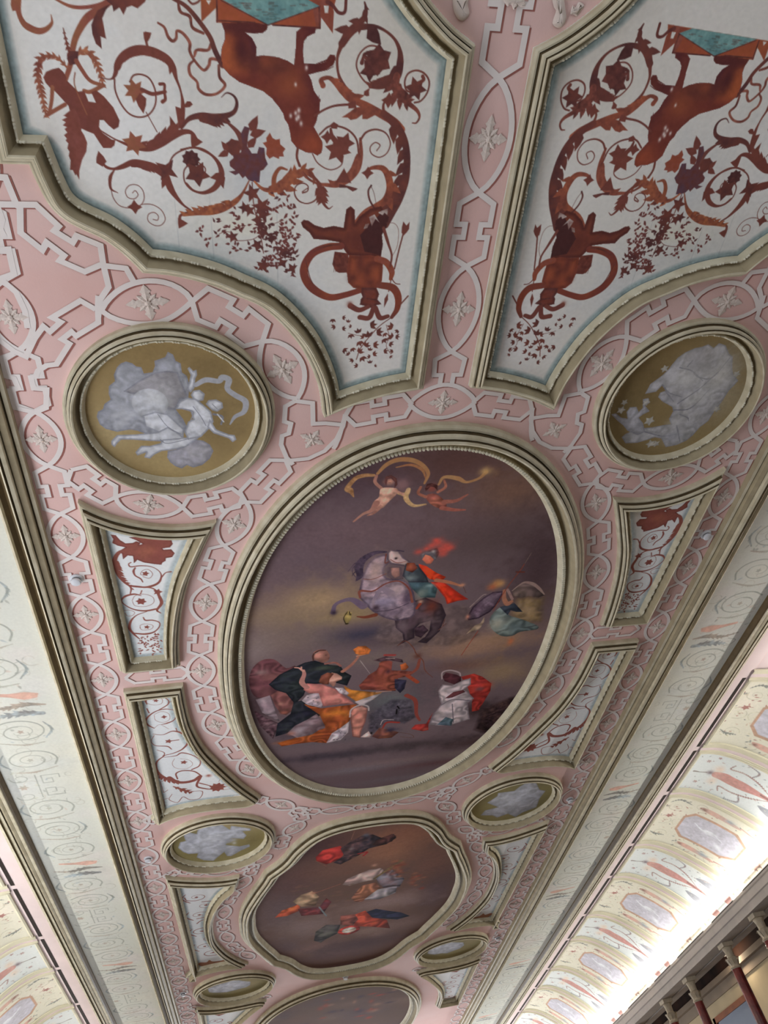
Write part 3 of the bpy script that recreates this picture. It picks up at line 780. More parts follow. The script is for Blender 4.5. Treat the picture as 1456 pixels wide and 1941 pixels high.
    K('A3', '1250,540 1208,600 1215,700 1280,775 1370,800 1440,770 1500,720', [2.4])
    L('A3', '1170,1060 1175,1010 1240,985 1350,975 1460,965 1530,955', [5, 5, 7, 9], -1, lo=.4); O('A3', 1185, 1080, 8, 3)
    # knot of leaves and its scrolls
    K('A7', '-40,310 90,285 200,305 310,380 380,470 408,570 380,660 320,740 210,785 100,760 20,680', [3, 3, 4, 8, 12, 9, 4, 3]); G('A7', '345,565 280,620 360,650 430,740 448,620 410,560', SG, SGD)
    K('A7', '440,-20 560,90 620,180 650,280 690,350', [3, 8, 12, 14], (110, 66, 58), SG2)
    G('A7', '620,130 660,50 720,70 700,160 690,280 740,350 800,350 820,280 880,290 890,400 918,470 870,530 835,545 825,670 760,665 720,650 700,640 670,600 640,625 600,570 560,590 490,550 560,540 500,490 495,440 540,400 530,360 620,340 640,260', (100, 54, 50), (72, 50, 62))
    G('A7', '940,122 970,180 1005,200 1050,190 1055,250 1112,300 1085,340 1095,385 1045,385 1040,412 980,385 935,410 900,360 905,290 862,235 905,220 900,180', (136, 66, 44), SG)
    O('A7', 540, 282, 10, 7, SG, SGD, 0, .85)
    for x, y, a, l_ in ((480, 320, -2.2, 13), (490, 330, 2.7, 15), (720, 150, -.3, 20), (725, 105, -1.1, 20), (700, 290, -.9, 17), (515, 1310, 0, 0)):
        if l_: c.leaf(P('A7', '%g,%g' % (x, y))[0], a, l_, l_ * .28, SG, SG2)
    L('A7', '770,660 860,740 960,755 1080,720 1180,640 1270,550 1380,560 1430,640 1420,690', [3, 6, 10, 13, 12, 9, 8, 5, 2], 0, SG, (140, 78, 48), lo=.15, hi=.85); K('A7', '985,730 990,610 1050,515 1130,530', [9, 8, 6, 3], (134, 74, 48), SG)
    K('A7', '1250,300 1240,400 1275,490', [3.5]); K('A7', '1300,560 1380,640 1470,690', [4, 4, 3]); K('A7', '1470,830 1430,880 1340,905 1250,860 1210,770 1240,700 1300,675 1360,710 1350,770 1300,790', [1.6])
    L('A7', '712,650 640,790 560,880 430,960 300,1000 150,1010 -10,1030', [2, 5, 10, 11, 10, 8, 5], 1, SG, (140, 80, 46), lo=.3)
    K('A7', '745,670 765,930 830,1200 870,1450', [1.8]); K('A7', '850,1000 880,1120 930,1260 1100,1390', [1.5]); K('A7', '840,1240 770,1290 680,1310 550,1315', [1.2]); K('A7', '380,1240 440,1215 520,1220', [1]); K('A7', '960,990 1060,935 1120,930', [1]); K('A7', '970,1130 1090,1090', [1])
    for x, y, r_, n_ in ((745, 790, 17, 5), (850, 940, 19, 6), (865, 1025, 15, 5), (715, 980, 12, 5), (660, 950, 12, 5), (840, 1140, 12, 5), (870, 1220, 13, 5), (800, 1085, 11, 4), (1100, 1440, 14, 5), (870, 1590, 15, 5), (530, 1270, 12, 5), (1185, 1620, 12, 4), (1080, 1560, 12, 4), (960, 1290, 11, 4), (800, 1360, 13, 5)):
        O('A7', x, y, r_ * .72, n_, SG, SGD, r_ * 1., .45)
    r = np.random.RandomState(5); reg = [(150, 1100, 240, 1240), (330, 1080, 450, 1250), (450, 1150, 600, 1460), (500, 930, 620, 1130), (600, 1060, 720, 1200), (980, 780, 1200, 950), (1080, 960, 1230, 1190), (900, 900, 1000, 1180), (700, 1300, 860, 1450), (870, 1200, 1250, 1640), (1010, 1180, 1120, 1250), (810, 1500, 920, 1640), (1120, 1560, 1230, 1720), (900, 1380, 1260, 1560), (210, 1280, 340, 1380), (740, 1040, 930, 1260), (1050, 1240, 1230, 1500)]
    for (x0, y0, x1, y1) in reg:
        for _ in range(max(5, int((x1 - x0) * (y1 - y0) / 2300))):
            c.leaf(P('A7', '%g,%g' % (r.uniform(x0, x1), r.uniform(y0, y1)))[0], r.uniform(0, 6.28), r.uniform(5., 7.5), r.uniform(1.3, 1.9), (112, 58, 54), SGD)
    # the beast under the canopy
    G('A4', '165,-20 175,245 230,250 600,260 700,262 1320,318 1330,-20', (150, 74, 40), (122, 58, 40)); G('A4', '1335,-20 1335,190 1456,350 1440,180 1500,-20', (138, 68, 42), SG)
    G('A5', '-60,-10 0,320 45,312 50,190 178,365 192,130 150,-20', (130, 62, 42), SG); G('A5', '80,60 90,140 125,140 135,60', GROUND, GROUND)
    K('A4', '180,225 600,245', [2], SGD); K('A4', '800,275 1320,305', [2.4], SGD); K('A4', '180,0 185,240', [2.4], SGD); K('A4', '1310,80 1315,310', [2.4], SGD)
    G('A4', '215,-20 745,275 1320,68 1160,-20', (78, 116, 120), (92, 128, 126)); K('A4', '225,0 745,275', [1.6], SGD, n=1); K('A4', '745,275 1320,68', [1.6], SGD, n=1)
    r = np.random.RandomState(9)
    for _ in range(46):
        x, y = r.uniform(330, 1240), r.uniform(5, 220)
        if abs(x - 745) / 560 + y / 290 < .95: K('A4', '%g,%g %g,%g' % (x - 26, y, x + 26, y + r.uniform(-4, 4)), [1.8], (62, 96, 92), alpha=.5)
    beast = [('A4', '235,250 270,350 272,430 238,520 226,620 250,740 320,820 430,900 560,950 690,1000 790,1080 870,1180 915,1250 930,1310 970,1370 985,1440'), ('A6', '0,340 12,420 60,480 150,525 210,530 250,553 285,530 298,470 292,425 260,370 215,290 240,240 250,190 268,150 270,90 262,0'),
             ('A4', '1310,1150 1325,1100 1290,1060 1250,1000 1220,880 1190,820 1300,790 1400,770 1470,730'), ('A5', '100,770 180,715 210,650 200,610 150,600 110,655 0,700'), ('A4', '1400,670 1350,690 1270,705 1140,700 1128,560 1140,450 1180,400 1262,360 1275,300 1150,290 1120,300 1060,350 1055,500 1035,720 960,670 850,630 700,610 612,620 617,520 570,420 490,355 600,365 690,358 735,320 738,270 600,250')]
    bp = np.vstack([P(z, q) for z, q in beast])
    c.pol(bp, (122, 54, 36), (96, 42, 36), edge=(72, 34, 38), ew=7)
    mk = c.a.copy(); gp = c.g(bp); bb = (0, c.w, 0, c.h)
    for x, y, rx, ry, col, al in ((320, 640, 22, 30, (150, 72, 36), .8), (300, 420, 16, 26, (146, 72, 38), .7), (620, 760, 45, 18, (152, 76, 38), .75), (880, 880, 40, 22, (142, 70, 36), .8), (450, 530, 9, 22, (66, 32, 36), .9), (590, 560, 9, 25, (64, 32, 42), .7), (920, 780, 32, 16, (72, 38, 38), .85), (1080, 1050, 16, 50, (84, 38, 36), .7),
                                  (1230, 1080, 16, 70, (66, 32, 40), .8), (960, 1130, 20, 30, (72, 34, 42), .8), (520, 890, 60, 10, (92, 40, 38), .7), (1100, 500, 8, 40, (104, 50, 44), .6), (1090, 1300, 30, 40, (126, 58, 38), .6), (360, 300, 30, 8, (72, 34, 38), .8), (700, 300, 30, 8, (80, 40, 36), .6), (1000, 950, 16, 18, (146, 76, 40), .6)):
        c.blob(P('A4', '%g,%g' % (x, y))[0], rx, ry, col, al)
    for x, y, rx, ry, col, al in ((110, 440, 30, 16, (146, 70, 40), .7), (210, 470, 14, 12, (136, 62, 38), .6), (60, 300, 14, 40, (88, 40, 38), .6)): c.blob(P('A6', '%g,%g' % (x, y))[0], rx, ry, col, al)
    inside = c.sd(gp, bb) > 0; c.a[~inside] = mk[~inside]
    r = np.random.RandomState(2)
    for x, y in ((1050, 930), (1170, 745), (1085, 1215), (1050, 1245), (995, 1275), (1060, 1310), (1110, 1360), (1080, 1290)): c.blob(P('A4', '%g,%g' % (x, y))[0], 1.6, 2.4, (190, 180, 176), .9)
    # right-hand scrolls
    K('A5', '120,20 180,60 240,135 310,130 325,-10', [7, 5, 5, 5], (92, 48, 46), SG2); L('A5', '530,20 545,110 520,200 430,290 350,370 300,450 270,510', [2, 6, 9, 12, 14, 12, 7], 1, SG, SGD, lo=.0, hi=.75); L('A5', '530,20 545,110 520,200 460,270', [2, 6, 9], -1, SG, SGD)
    K('A5', '268,510 228,640 238,800 290,930 400,1090', [7, 4.5, 4, 7, 10]); L('A5', '280,480 360,370 450,305 540,292 650,290 760,340 860,430 915,550 922,680 890,830 800,915 700,955 590,955', [12, 12, 10, 9, 5, 4, 4.5, 7, 12, 14, 12, 8, 5], 1, SG, SGD, lo=.66, hi=1)
    c.leaf(P('A5', '560,300')[0], .75, 24, 8, SGD, SGD); K('A5', '600,960 500,860 440,730 470,600 560,512 660,510 740,580 762,680 720,760 665,770', [2.6])
    O('A5', 590, 770, 13, 5, SGD, SG2, .3); O('A5', 680, 660, 17, 6, SGD, SG2, .5, .7); K('A5', '600,720 560,650 520,600 600,580', [9, 7, 4, 7], SGD, SG2); K('A5', '520,600 500,690', [3, 7], SGD, SG2)
    G('A5', '590,965 525,1005 520,1045 552,1060 580,1055 578,1005'); L('A5', '885,840 870,960 930,1070 1030,1150 1110,1220 1135,1290 1100,1352 1058,1355', [12, 14, 11, 8, 6, 4, 3, 2], 0, SGD, SG, lo=.0, hi=.5)
    K('A5', '1050,1020 990,990 972,900 1010,810 1100,775 1190,810 1242,900 1220,1020 1150,1110 1080,1130', [3]); O('A5', 1095, 975, 14, 6, SG, SGD, .1); K('A5', '1120,920 1180,880 1170,840', [5, 6])
    L('A5', '70,940 50,880 130,855 200,900 280,990 360,1080 450,1120 560,1170 700,1250 850,1340 930,1430', [9, 7, 6, 9, 12, 11, 11, 12, 13, 14, 15], -1, SG, (132, 68, 46), lo=.15, hi=.42)
    G('A5', '278,1292 370,1230 420,1190 500,1170 600,1200 720,1260 640,1270 560,1312 505,1310 505,1260 440,1310 375,1322 345,1295', SG, (128, 66, 46)); K('A5', '740,1250 738,1150 780,1090', [6, 4, 4]); O('A5', 795, 1105, 9, 4)
    K('A5', '360,1150 200,1165 80,1210 -20,1275', [4, 3.5, 3.5]); G('A5', '350,1130 430,1110 440,1190 350,1195')
    L('A6', '860,170 950,250 1030,370 1068,500 1072,650 1050,800 990,960 920,1090 870,1190', [12, 14, 13, 12, 13, 16, 18, 18, 16], 1, SG, SGD, lo=.05, hi=.92, amp=1.25)
    K('A6', '270,360 350,290 440,285 540,325 610,410 630,540', [3.2]); G('A6', '365,275 400,245 440,270 430,310 380,305'); O('A6', 440, 500, 17, 6, SG, SG2, .2); O('A6', 500, 440, 13, 5, SG, SG2); K('A6', '372,310 385,380 430,440', [4, 8, 9]); O('A6', 340, 385, 8, 4)
    L('A6', '645,400 650,550 620,680 545,775 440,830 340,825 250,810 150,760 110,705', [5, 8, 10, 9, 7, 7, 4, 3, 3], 1, SG, (128, 70, 52), lo=.1, hi=.62, amp=1.2); K('A6', '645,410 700,340 790,315 880,350 920,440 890,530 820,570 750,540 735,480 780,435 825,460 795,510', [4, 2.2, 2, 1.8])
    K('A6', '70,480 60,560 85,650', [4]); K('A6', '205,540 250,620 330,675 400,682 470,640 488,560', [2]); K('A6', '165,850 110,890 160,880 160,830 110,810 50,840 42,920 90,980 170,992 240,950 275,870', [1.8])
    L('A6', '265,820 285,900 300,980 350,1042 390,1020', [9, 9, 6, 3, 1], 0, lo=0, hi=.5); G('A6', '450,815 540,835 620,858 605,872 575,885 520,850 450,850', SGD, SG2); O('A6', 490, 760, 12, 3, SG, SG2, -1.57, .5)
    K('A6', '260,800 235,770 200,730', [5, 4])
    L('A6', '700,730 740,672 850,672 905,760 915,870 870,970 780,1030 690,1090 620,1200', [6, 6, 10, 13, 14, 14, 13, 15, 22], -1, SG, (134, 70, 46), lo=.2, hi=.85); O('A6', 712, 715, 8, 4)
    K('A6', '745,830 718,880 730,960 770,1035', [3.4], SGD); K('A6', '745,840 770,900 790,1000', [.8], SGD)
    # half-figure with the plumed cap, head down
    G('A8', '120,240 150,212 200,220 270,270 370,300 480,278 590,300 620,95 665,60 710,100 715,250 760,180 880,90 1000,60 1060,150 1010,370 1020,480 1000,620 640,600 540,455 400,430 260,420 215,350 140,290', (112, 56, 42), (84, 42, 36), edge=(70, 36, 34), ew=5)
    G('A8', '770,380 840,300 900,230 960,180 1020,110 1090,180 1060,290 1010,380 1020,480 1000,600 820,560', (72, 38, 38), (60, 34, 34)); G('A8', '810,310 830,260 870,250 850,300', (150, 150, 146)); G('A8', '870,180 930,150 985,240 940,200 900,280', GROUND); G('A8', '970,130 1010,110 1080,85 1070,160 1040,130 1020,160', GROUND)
    K('A8', '560,500 420,510 270,565 185,660 150,780 190,900 290,1000 440,1065 600,1040 780,985', [14, 15, 15, 16, 16, 17, 15, 13, 12], (128, 62, 42), (96, 46, 40)); K('A8', '170,650 220,850 280,960', [1.6], SGD); K('A8', '250,560 400,500 550,480', [4], SGD, alpha=.6)
    G('A8', '490,560 640,580 660,790 540,795 500,775 465,700', (86, 44, 40), (104, 54, 42))
    for i in range(8): K('A8', '%g,650 %g,785' % (490 + 20 * i, 482 + 20 * i), [1.2], SGD, alpha=.6)
    G('A8', '650,600 760,610 880,600 990,620 1022,700 1012,880 960,960 800,975 700,960 640,900 625,780', (142, 70, 42), (116, 56, 38), edge=(92, 44, 36), ew=6)
    for x, y, rx, ry in ((690, 850, 7, 7), (880, 900, 8, 6), (770, 690, 6, 14), (850, 780, 6, 12), (930, 690, 10, 6)): c.blob(P('A8', '%g,%g' % (x, y))[0], rx, ry, (84, 42, 38), .8)
    K('A8', '960,640 1060,680 1120,780 1110,860', [13, 13, 12, 8], (138, 66, 40), SG); K('A8', '990,930 1130,960 1190,1060 1180,1190 1120,1285', [14, 16, 15, 12, 8], (124, 58, 40), SG2)
    G('A8', '790,960 950,960 980,1030 960,1090 1005,1140 950,1150 930,1200 870,1170 770,1145 780,1085 800,1060 785,1020', (112, 52, 38), SG2, edge=SGD, ew=4)
    K('A8', '860,1170 760,1205 665,1160', [9, 11, 12]); c.blob(P('A8', '660,1140')[0], 6, 6, SG, 1, pw=2); K('A8', '920,1180 870,1290 770,1285', [10, 11, 11]); K('A8', '940,1180 990,1290 1075,1275', [10, 11, 9]); K('A8', '850,1080 940,1090', [3], SGD)
    K('A8', '1030,300 1060,400 1085,480 1120,600 1105,720', [6, 6, 4, 4]); K('A8', '1060,245 1150,250 1195,330 1180,500 1120,620', [.8]); K('A8', '1120,860 1160,910 1210,920', [2])
    K('A8', '1245,370 1200,540 1150,750', [3]); G('A8', '1248,228 1282,272 1318,232 1312,310 1285,350 1250,385 1228,350 1232,290'); K('A8', '1110,880 1085,1000', [2]); G('A8', '1078,1020 1080,1090 1035,1180 1040,1080'); K('A8', '1300,1050 1215,1145', [3]); K('A8', '1112,1290 1000,1370 900,1470 780,1620 730,1750', [2])
    K('A8', '1060,1370 1090,1500 1060,1600 1110,1690', [1]); K('A8', '860,1500 720,1480 640,1460', [1])
    r = np.random.RandomState(4)
    for t in '910,1370,50 1110,1390,45 980,1450,50 860,1480,50 750,1440,38 670,1490,34 590,1410,28 590,1290,26 470,1320,30 480,1390,30 640,1330,24 770,1570,42 840,1590,42 940,1590,42 1040,1540,38 1110,1500,42 1180,1500,32 1180,1440,28 1110,1580,34 1050,1660,34 1120,1660,28 930,1690,34 880,1640,28 770,1660,42 690,1640,32 600,1650,36 640,1690,28 800,1740,42 880,1780,28 680,1760,30 730,1820,30 940,1820,20 870,1720,26 1110,1720,22 1045,1475,30 800,1500,30 665,1385,22'.split():
        x, y, q = map(float, t.split(',')); a = r.uniform(0, 6.28); ce = P('A8', '%g,%g' % (x, y))[0]; q = q / 5.824 / 1.2 * 1.15
        for k in (-1, 0, 1): c.leaf(ce - np.array([math.cos(a), math.sin(a)]) * q / 2200., a + k * .75, q * 1.35, q * .34, SG, SGD)
    return c


cb = paint_big()
for sd, sx in (('left', 1), ('right', -1)):
    pth = big_left if sx == 1 else tf(big_left, (-1, 1), rev=True)
    e = framed('painted_ceiling_panel', pth, 'great white panel on the %s with red-brown scrolls, beast and capped half-figure' % sd, 'painted panel', 'great scroll panels', cx=(-.33 * sx, .25))
    cb.build('painted_field', flat(), loop(big_left), e, flip=sx == -1)
    # the part of the field behind the photographer, plain ground
    v = W(np.array([(-.5873 * sx, -.42), (-.09 * sx, -.42), (-.185 * sx, -.10), (-.178 * sx, -.01), (-.5873 * sx, -.01)]), -.0010)
    link('painted_field', mesh('painted_field', v, [(0, 1, 2, 3, 4)]), e, (mat('off_white_distemper', (225, 224, 220), .85, .08, 3),))
del cb

# ------------------------------------------------------------------ the great oval: horseman over a kneeling company
def paint_oval():
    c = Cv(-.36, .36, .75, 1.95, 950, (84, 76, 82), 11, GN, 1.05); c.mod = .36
    B = lambda z, x, y, rx, ry, col, al=.6, a=0.: c.blob(P(z, '%g,%g' % (x, y))[0], rx, ry, col, al, a)
    G = lambda z, q, col, c2=None, **k: c.pol(P(z, q), col, c2, **k)
    K = lambda z, q, w_, col, c2=None, **k: c.st(P(z, q), w_, col, c2, **k)
    for x, y, rx, ry, col, al in ((300, 480, 160, 120, (84, 76, 84), .9), (600, 200, 150, 60, (66, 56, 64), .8), (980, 150, 120, 60, (72, 56, 54), .8), (1180, 280, 90, 60, (96, 78, 68), .8), (1100, 450, 140, 70, (70, 62, 64), .8), (1290, 600, 60, 160, (60, 50, 54), .8),
                                  (650, 420, 200, 60, (90, 78, 84), .6), (420, 700, 90, 45, (132, 118, 96), .9), (250, 760, 100, 50, (112, 102, 88), .8), (640, 690, 100, 60, (104, 94, 86), .6), (200, 620, 60, 80, (88, 78, 84), .6), (540, 760, 80, 30, (118, 108, 84), .8),
                                  (580, 840, 90, 28, (50, 50, 66), .95), (760, 850, 120, 22, (74, 66, 70), .8), (300, 860, 120, 50, (100, 92, 88), .7), (180, 900, 40, 60, (104, 98, 100), .7), (1100, 860, 130, 36, (124, 106, 92), .85), (1000, 900, 100, 26, (116, 98, 86), .8), (1230, 760, 40, 60, (112, 98, 76), .6),
                                  (640, 930, 90, 30, (92, 86, 86), .8), (1000, 960, 90, 20, (84, 66, 62), .8), (1150, 980, 80, 50, (116, 104, 86), .8), (1230, 1130, 80, 30, (44, 36, 38), .9), (1060, 1130, 50, 40, (46, 38, 40), .9), (850, 1040, 60, 60, (76, 68, 74), .7), (1100, 1250, 140, 24, (58, 48, 50), .9),
                                  (700, 1110, 70, 50, (58, 58, 66), .9), (200, 1100, 40, 80, (52, 42, 46), .8), (500, 1250, 150, 16, (78, 74, 80), .9), (500, 1310, 160, 18, (54, 50, 58), .95), (800, 1270, 140, 22, (58, 52, 56), .9), (700, 1340, 150, 14, (96, 86, 90), .7), (900, 1340, 120, 12, (78, 62, 66), .8),
                                  (560, 1370, 120, 16, (92, 90, 98), .8), (1000, 1300, 140, 16, (96, 90, 92), .6), (760, 1400, 150, 14, (88, 84, 92), .8), (330, 1230, 50, 20, (60, 54, 62), .8)):
        B('B', x, y, rx, ry, col, al)
    G('B', '1070,1130 1180,1085 1290,1060 1330,1080 1260,1180 1120,1240 1040,1210', (40, 32, 36), (52, 42, 42), soft=14)
    G('B', '700,740 1010,720 1060,840 960,880 850,880 740,885 640,850', (82, 74, 74), None, soft=12, alpha=.5)
    # putti and the yellow scarf
    YS, YS2, SK, SK2 = (138, 116, 90), (118, 92, 70), (140, 112, 104), (112, 84, 80)
    K('C1', '215,390 190,340 165,320 230,240 310,215 380,215', [3, 18, 12, 12, 8], YS2, YS); K('C1', '410,200 480,130 570,90 680,90 770,130 820,200 790,280', [8, 12, 14, 14, 12, 10, 6], YS, YS2); K('C1', '560,150 680,130 770,170 800,240', [3, 8, 8, 3], (120, 84, 70), YS2)
    K('C1', '580,360 640,370 660,330 640,400 700,460 800,450', [8, 14, 12, 14, 10, 5], YS, (150, 136, 108)); K('C1', '905,290 950,230 1060,240 1130,270 1230,240 1290,190', [6, 10, 14, 8, 8, 12], YS, YS2); B('C1', 1285, 180, 12, 10, (146, 128, 96), .9)
    B('C1', 610, 290, 14, 16, (112, 92, 96), .8)
    K('C1', '400,220 390,270 440,320 480,350', [8, 9, 9, 8], SK, SK2); G('C1', '440,320 560,320 570,360 490,440 450,480 400,480 380,430 420,390', SK, (152, 126, 116), sm=True); K('C1', '400,440 360,500 290,530 215,590', [18, 13, 8, 5], SK, SK2); K('C1', '430,470 380,520 330,540', [12, 8, 5], SK2, SK)
    B('C1', 512, 265, 8, 8, (150, 118, 108), 1); G('C1', '465,270 475,225 520,212 565,240 570,290 545,320 550,270 520,240 490,245 480,300', (70, 50, 50)); K('C1', '500,275 515,275', [2], SK2); K('C1', '560,340 620,370', [6], SK)
    G('C1', '800,380 880,365 960,430 960,480 900,480 830,440', (122, 84, 74), (106, 70, 66), sm=True); K('C1', '760,310 740,360 800,390', [7, 8, 9], (122, 86, 76)); K('C1', '900,350 960,310 950,255', [9, 8, 5], (124, 88, 78)); K('C1', '950,430 1050,420 1140,370', [15, 11, 5], (118, 82, 76)); K('C1', '930,480 1030,495 1120,495', [14, 11, 5], (120, 80, 74))
    B('C1', 850, 320, 8, 8, (110, 70, 66), 1); G('C1', '795,320 810,285 850,278 895,295 895,340 870,310 840,305 800,345', (64, 44, 44))
    # horse
    H1, H2, HD = (104, 98, 112), (128, 116, 122), (58, 52, 66)
    G('C2', '660,830 720,850 730,920 790,970 800,1030 740,1085 830,1040 900,1010 900,930 950,880 1050,850 1040,940 1000,1000 930,1050 1010,1060 1130,950 1190,800 1150,700 1000,640 800,700', (66, 58, 64), (52, 44, 50), edge=(40, 34, 42), ew=4)
    B('C2', 790, 900, 14, 20, (92, 84, 92), .8); B('C2', 1020, 850, 18, 12, (94, 84, 88), .7); B('C2', 1060, 720, 14, 20, (92, 52, 44), .8); G('C2', '900,920 980,890 1030,940 960,1010 905,990', (52, 42, 50)); K('C2', '1180,840 1160,900 1190,880 1120,940', [3], (76, 56, 54))
    G('C2', '430,420 480,320 560,260 650,250 680,300 620,380 650,460 800,480 880,560 910,700 890,810 760,850 640,830 520,770 430,680 385,620 400,540', H1, (118, 108, 118), edge=HD, ew=4, sm=True)
    B('C2', 540, 400, 16, 34, (138, 124, 124), .9); B('C2', 740, 570, 16, 18, (142, 132, 138), .9); B('C2', 620, 680, 26, 14, (112, 110, 132), .8); B('C2', 700, 780, 30, 12, (92, 84, 98), .8); B('C2', 830, 650, 12, 30, (70, 62, 78), .8)
    K('C2', '640,220 530,230 430,290 390,360 400,440 370,480', [6, 14, 22, 26, 18, 6], HD, (74, 66, 80)); 
    for q in ('470,260 360,320 290,400', '440,290 340,360 330,440', '400,380 340,420 380,470', '600,215 500,230 400,280', '420,300 380,400 360,490'): K('C2', q, [4, 3, 1.5], HD, (80, 72, 86))
    G('C2', '650,230 680,200 760,210 800,270 880,320 890,370 850,385 800,350 740,340 680,330 650,290', (134, 124, 124), (112, 102, 106), edge=HD, ew=3); B('C2', 730, 280, 3, 3, (34, 28, 32), 1); B('C2', 850, 340, 4, 4, (56, 42, 42), 1); K('C2', '640,240 630,320 660,310', [3], (96, 58, 50)); K('C2', '680,290 740,320 820,310', [2], (96, 58, 50)); K('C2', '740,205 800,215', [4], HD)
    K('C2', '430,470 520,470 640,420', [2.5], (98, 68, 62)); K('C2', '400,640 400,580 520,580 640,510 760,490 850,560 880,680', [6, 9, 6, 5, 5, 6, 8], (112, 74, 66), (88, 56, 54)); K('C2', '540,770 700,750 850,690', [2.5], HD)
    K('C2', '430,720 330,660 240,670 170,710 150,780', [26, 18, 13, 12, 14], (96, 88, 104), (78, 70, 88)); B('C2', 160, 780, 8, 9, (50, 44, 54), 1); K('C2', '680,600 600,560 540,640 520,690 540,740', [26, 16, 12, 9, 12], (124, 116, 128), (98, 92, 108)); B('C2', 545, 735, 6, 7, (58, 50, 60), 1); K('C2', '540,800 450,820 375,815', [16, 12, 5], (100, 62, 50), (84, 52, 46))
    # rider
    G('C2', '1180,640 1100,540 1030,500 1160,490 1340,620 1395,655 1300,670 1200,700', (168, 62, 42), (136, 48, 42), edge=(110, 44, 42)); G('C2', '940,330 1010,350 1100,410 1190,450 1150,490 1040,470 960,400', (172, 66, 44), (142, 54, 42)); G('C2', '820,330 930,340 1010,440 1030,500 850,500 790,440', (66, 76, 82), (52, 58, 66), edge=(42, 40, 48))
    B('C2', 860, 460, 12, 9, (96, 108, 112), .9); G('C2', '840,500 1050,500 1110,560 1090,640 960,640 880,560', (64, 84, 90), (48, 62, 70)); B('C2', 1040, 530, 12, 6, (112, 134, 138), .8); B('C2', 960, 600, 10, 14, (96, 108, 106), .9); B('C2', 955, 680, 5, 6, (150, 124, 112), .9); K('C2', '950,700 920,740', [11, 8], (108, 56, 46))
    G('C2', '830,320 900,320 930,370 880,410 820,390', (100, 62, 50), (80, 48, 44)); K('C2', '1100,480 1220,500 1320,530', [14, 12, 7], (140, 104, 86), (120, 84, 70)); B('C2', 1340, 525, 6, 5, (150, 116, 98), 1); K('C2', '1350,540 1375,600', [1.5], (74, 56, 50)); G('C2', '680,365 760,365 765,440 720,460 690,430', (140, 110, 98), (120, 92, 84)); G('C2', '650,360 780,360 800,470 700,480 650,440', (62, 54, 64), alpha=.4)
    G('C2', '970,250 1020,230 1080,290 1050,330 1010,330 970,290', (146, 96, 82), (124, 76, 66)); G('C2', '960,240 1010,215 1110,180 1130,230 1090,300 1060,260 1000,245 970,290', (58, 56, 62), (76, 78, 84)); B('C2', 1075, 215, 4, 4, (140, 142, 146), .9)
    for x, y, r_ in ((1120, 130, 13), (1060, 160, 11), (1190, 160, 13), (1230, 180, 8), (1160, 240, 9), (940, 220, 9), (1010, 190, 8), (1100, 110, 8), (1180, 200, 9)): B('C2', x, y, r_, r_ * .8, (158, 76, 70), .75)
    # torn spot under the forelegs
    G('C2', '250,800 290,760 325,780 320,830 285,890 260,880', (128, 120, 84), (104, 96, 66)); K('C2', '285,770 250,830 270,885', [2.5], (40, 34, 30)); K('C2', '300,770 310,800', [3], (36, 32, 28)); B('C2', 280, 880, 3, 2, (24, 20, 20), 1)
    # winged figure with shield and lance
    G('C3', '800,660 880,590 960,548 1050,570 1150,640 1205,710 1130,740 1000,720 900,750 820,720', (92, 84, 82), (74, 66, 68)); K('C3', '800,655 880,590 960,550 1060,570 1140,630 1200,700', [3, 5, 9, 12, 10, 4], (128, 118, 114), (104, 92, 92)); G('C3', '880,760 1190,740 1150,1040 900,1040 800,930', (116, 104, 78), (92, 84, 72), soft=14, alpha=.8)
    G('C3', '520,1000 620,880 700,860 760,960 880,1000 1110,1090 1100,1140 900,1170 800,1220 660,1220 540,1130', (92, 104, 104), (72, 84, 88), sm=True); B('C3', 620, 1060, 18, 22, (124, 128, 122), .9); G('C3', '640,860 830,810 930,920 850,920 780,900 740,960', (50, 56, 64), (40, 44, 54)); K('C3', '1100,1090 1000,1110', [5], (60, 66, 70))
    G('C3', '230,990 300,860 440,740 560,670 700,660 640,790 520,920 380,1000 250,1025', (64, 54, 66), (78, 70, 82), edge=(36, 28, 38), ew=4); K('C3', '270,860 420,720 470,700', [4], (112, 104, 106)); B('C3', 520, 760, 20, 12, (92, 86, 98), .7, -.7); K('C3', '700,650 700,760 740,820 790,790', [10, 14, 18, 12], (132, 100, 86), (112, 82, 74)); K('C3', '740,640 800,760', [9], (120, 104, 104))
    B('C3', 620, 570, 13, 11, (140, 108, 76), 1); B('C3', 550, 610, 8, 8, (132, 84, 66), .9); B('C3', 660, 560, 9, 9, (136, 112, 84), .8); K('C3', '160,1465 370,1160', [2.2], (112, 56, 46), n=1); K('C3', '560,900 740,610 900,400 950,320', [2.5], (104, 60, 50)); K('C3', '850,420 950,420', [5], (84, 50, 44)); K('C3', '960,310 1040,180', [1.2], (110, 100, 96)); G('C3', '220,1200 330,1090 400,1060 450,980 450,1040 390,1140 300,1160', (128, 118, 104), (104, 96, 88)); B('C3', 240, 980, 5, 8, (150, 112, 100), .9); B('C3', 780, 1290, 7, 12, (140, 92, 68), .9)
    # kneeling company, lower left
    G('C4', '80,290 170,200 290,190 400,270 500,260 560,480 330,520 130,540 60,420', (86, 62, 66), (70, 48, 54), sm=True); B('C4', 170, 310, 14, 9, (110, 98, 100), .8); B('C4', 280, 360, 30, 14, (102, 76, 76), .8); G('C4', '120,560 250,520 300,660 340,760 180,680', (104, 98, 106), (88, 80, 88)); G('C4', '100,650 200,720 340,780 280,920 160,800', (62, 46, 54), (78, 66, 72))
    G('C4', '260,520 320,480 400,490 480,580 460,660 400,700 350,690 300,620', (96, 70, 68), (80, 56, 58)); B('C4', 350, 600, 8, 8, (128, 100, 94), .8); B('C4', 380, 680, 8, 5, (120, 80, 72), .9)
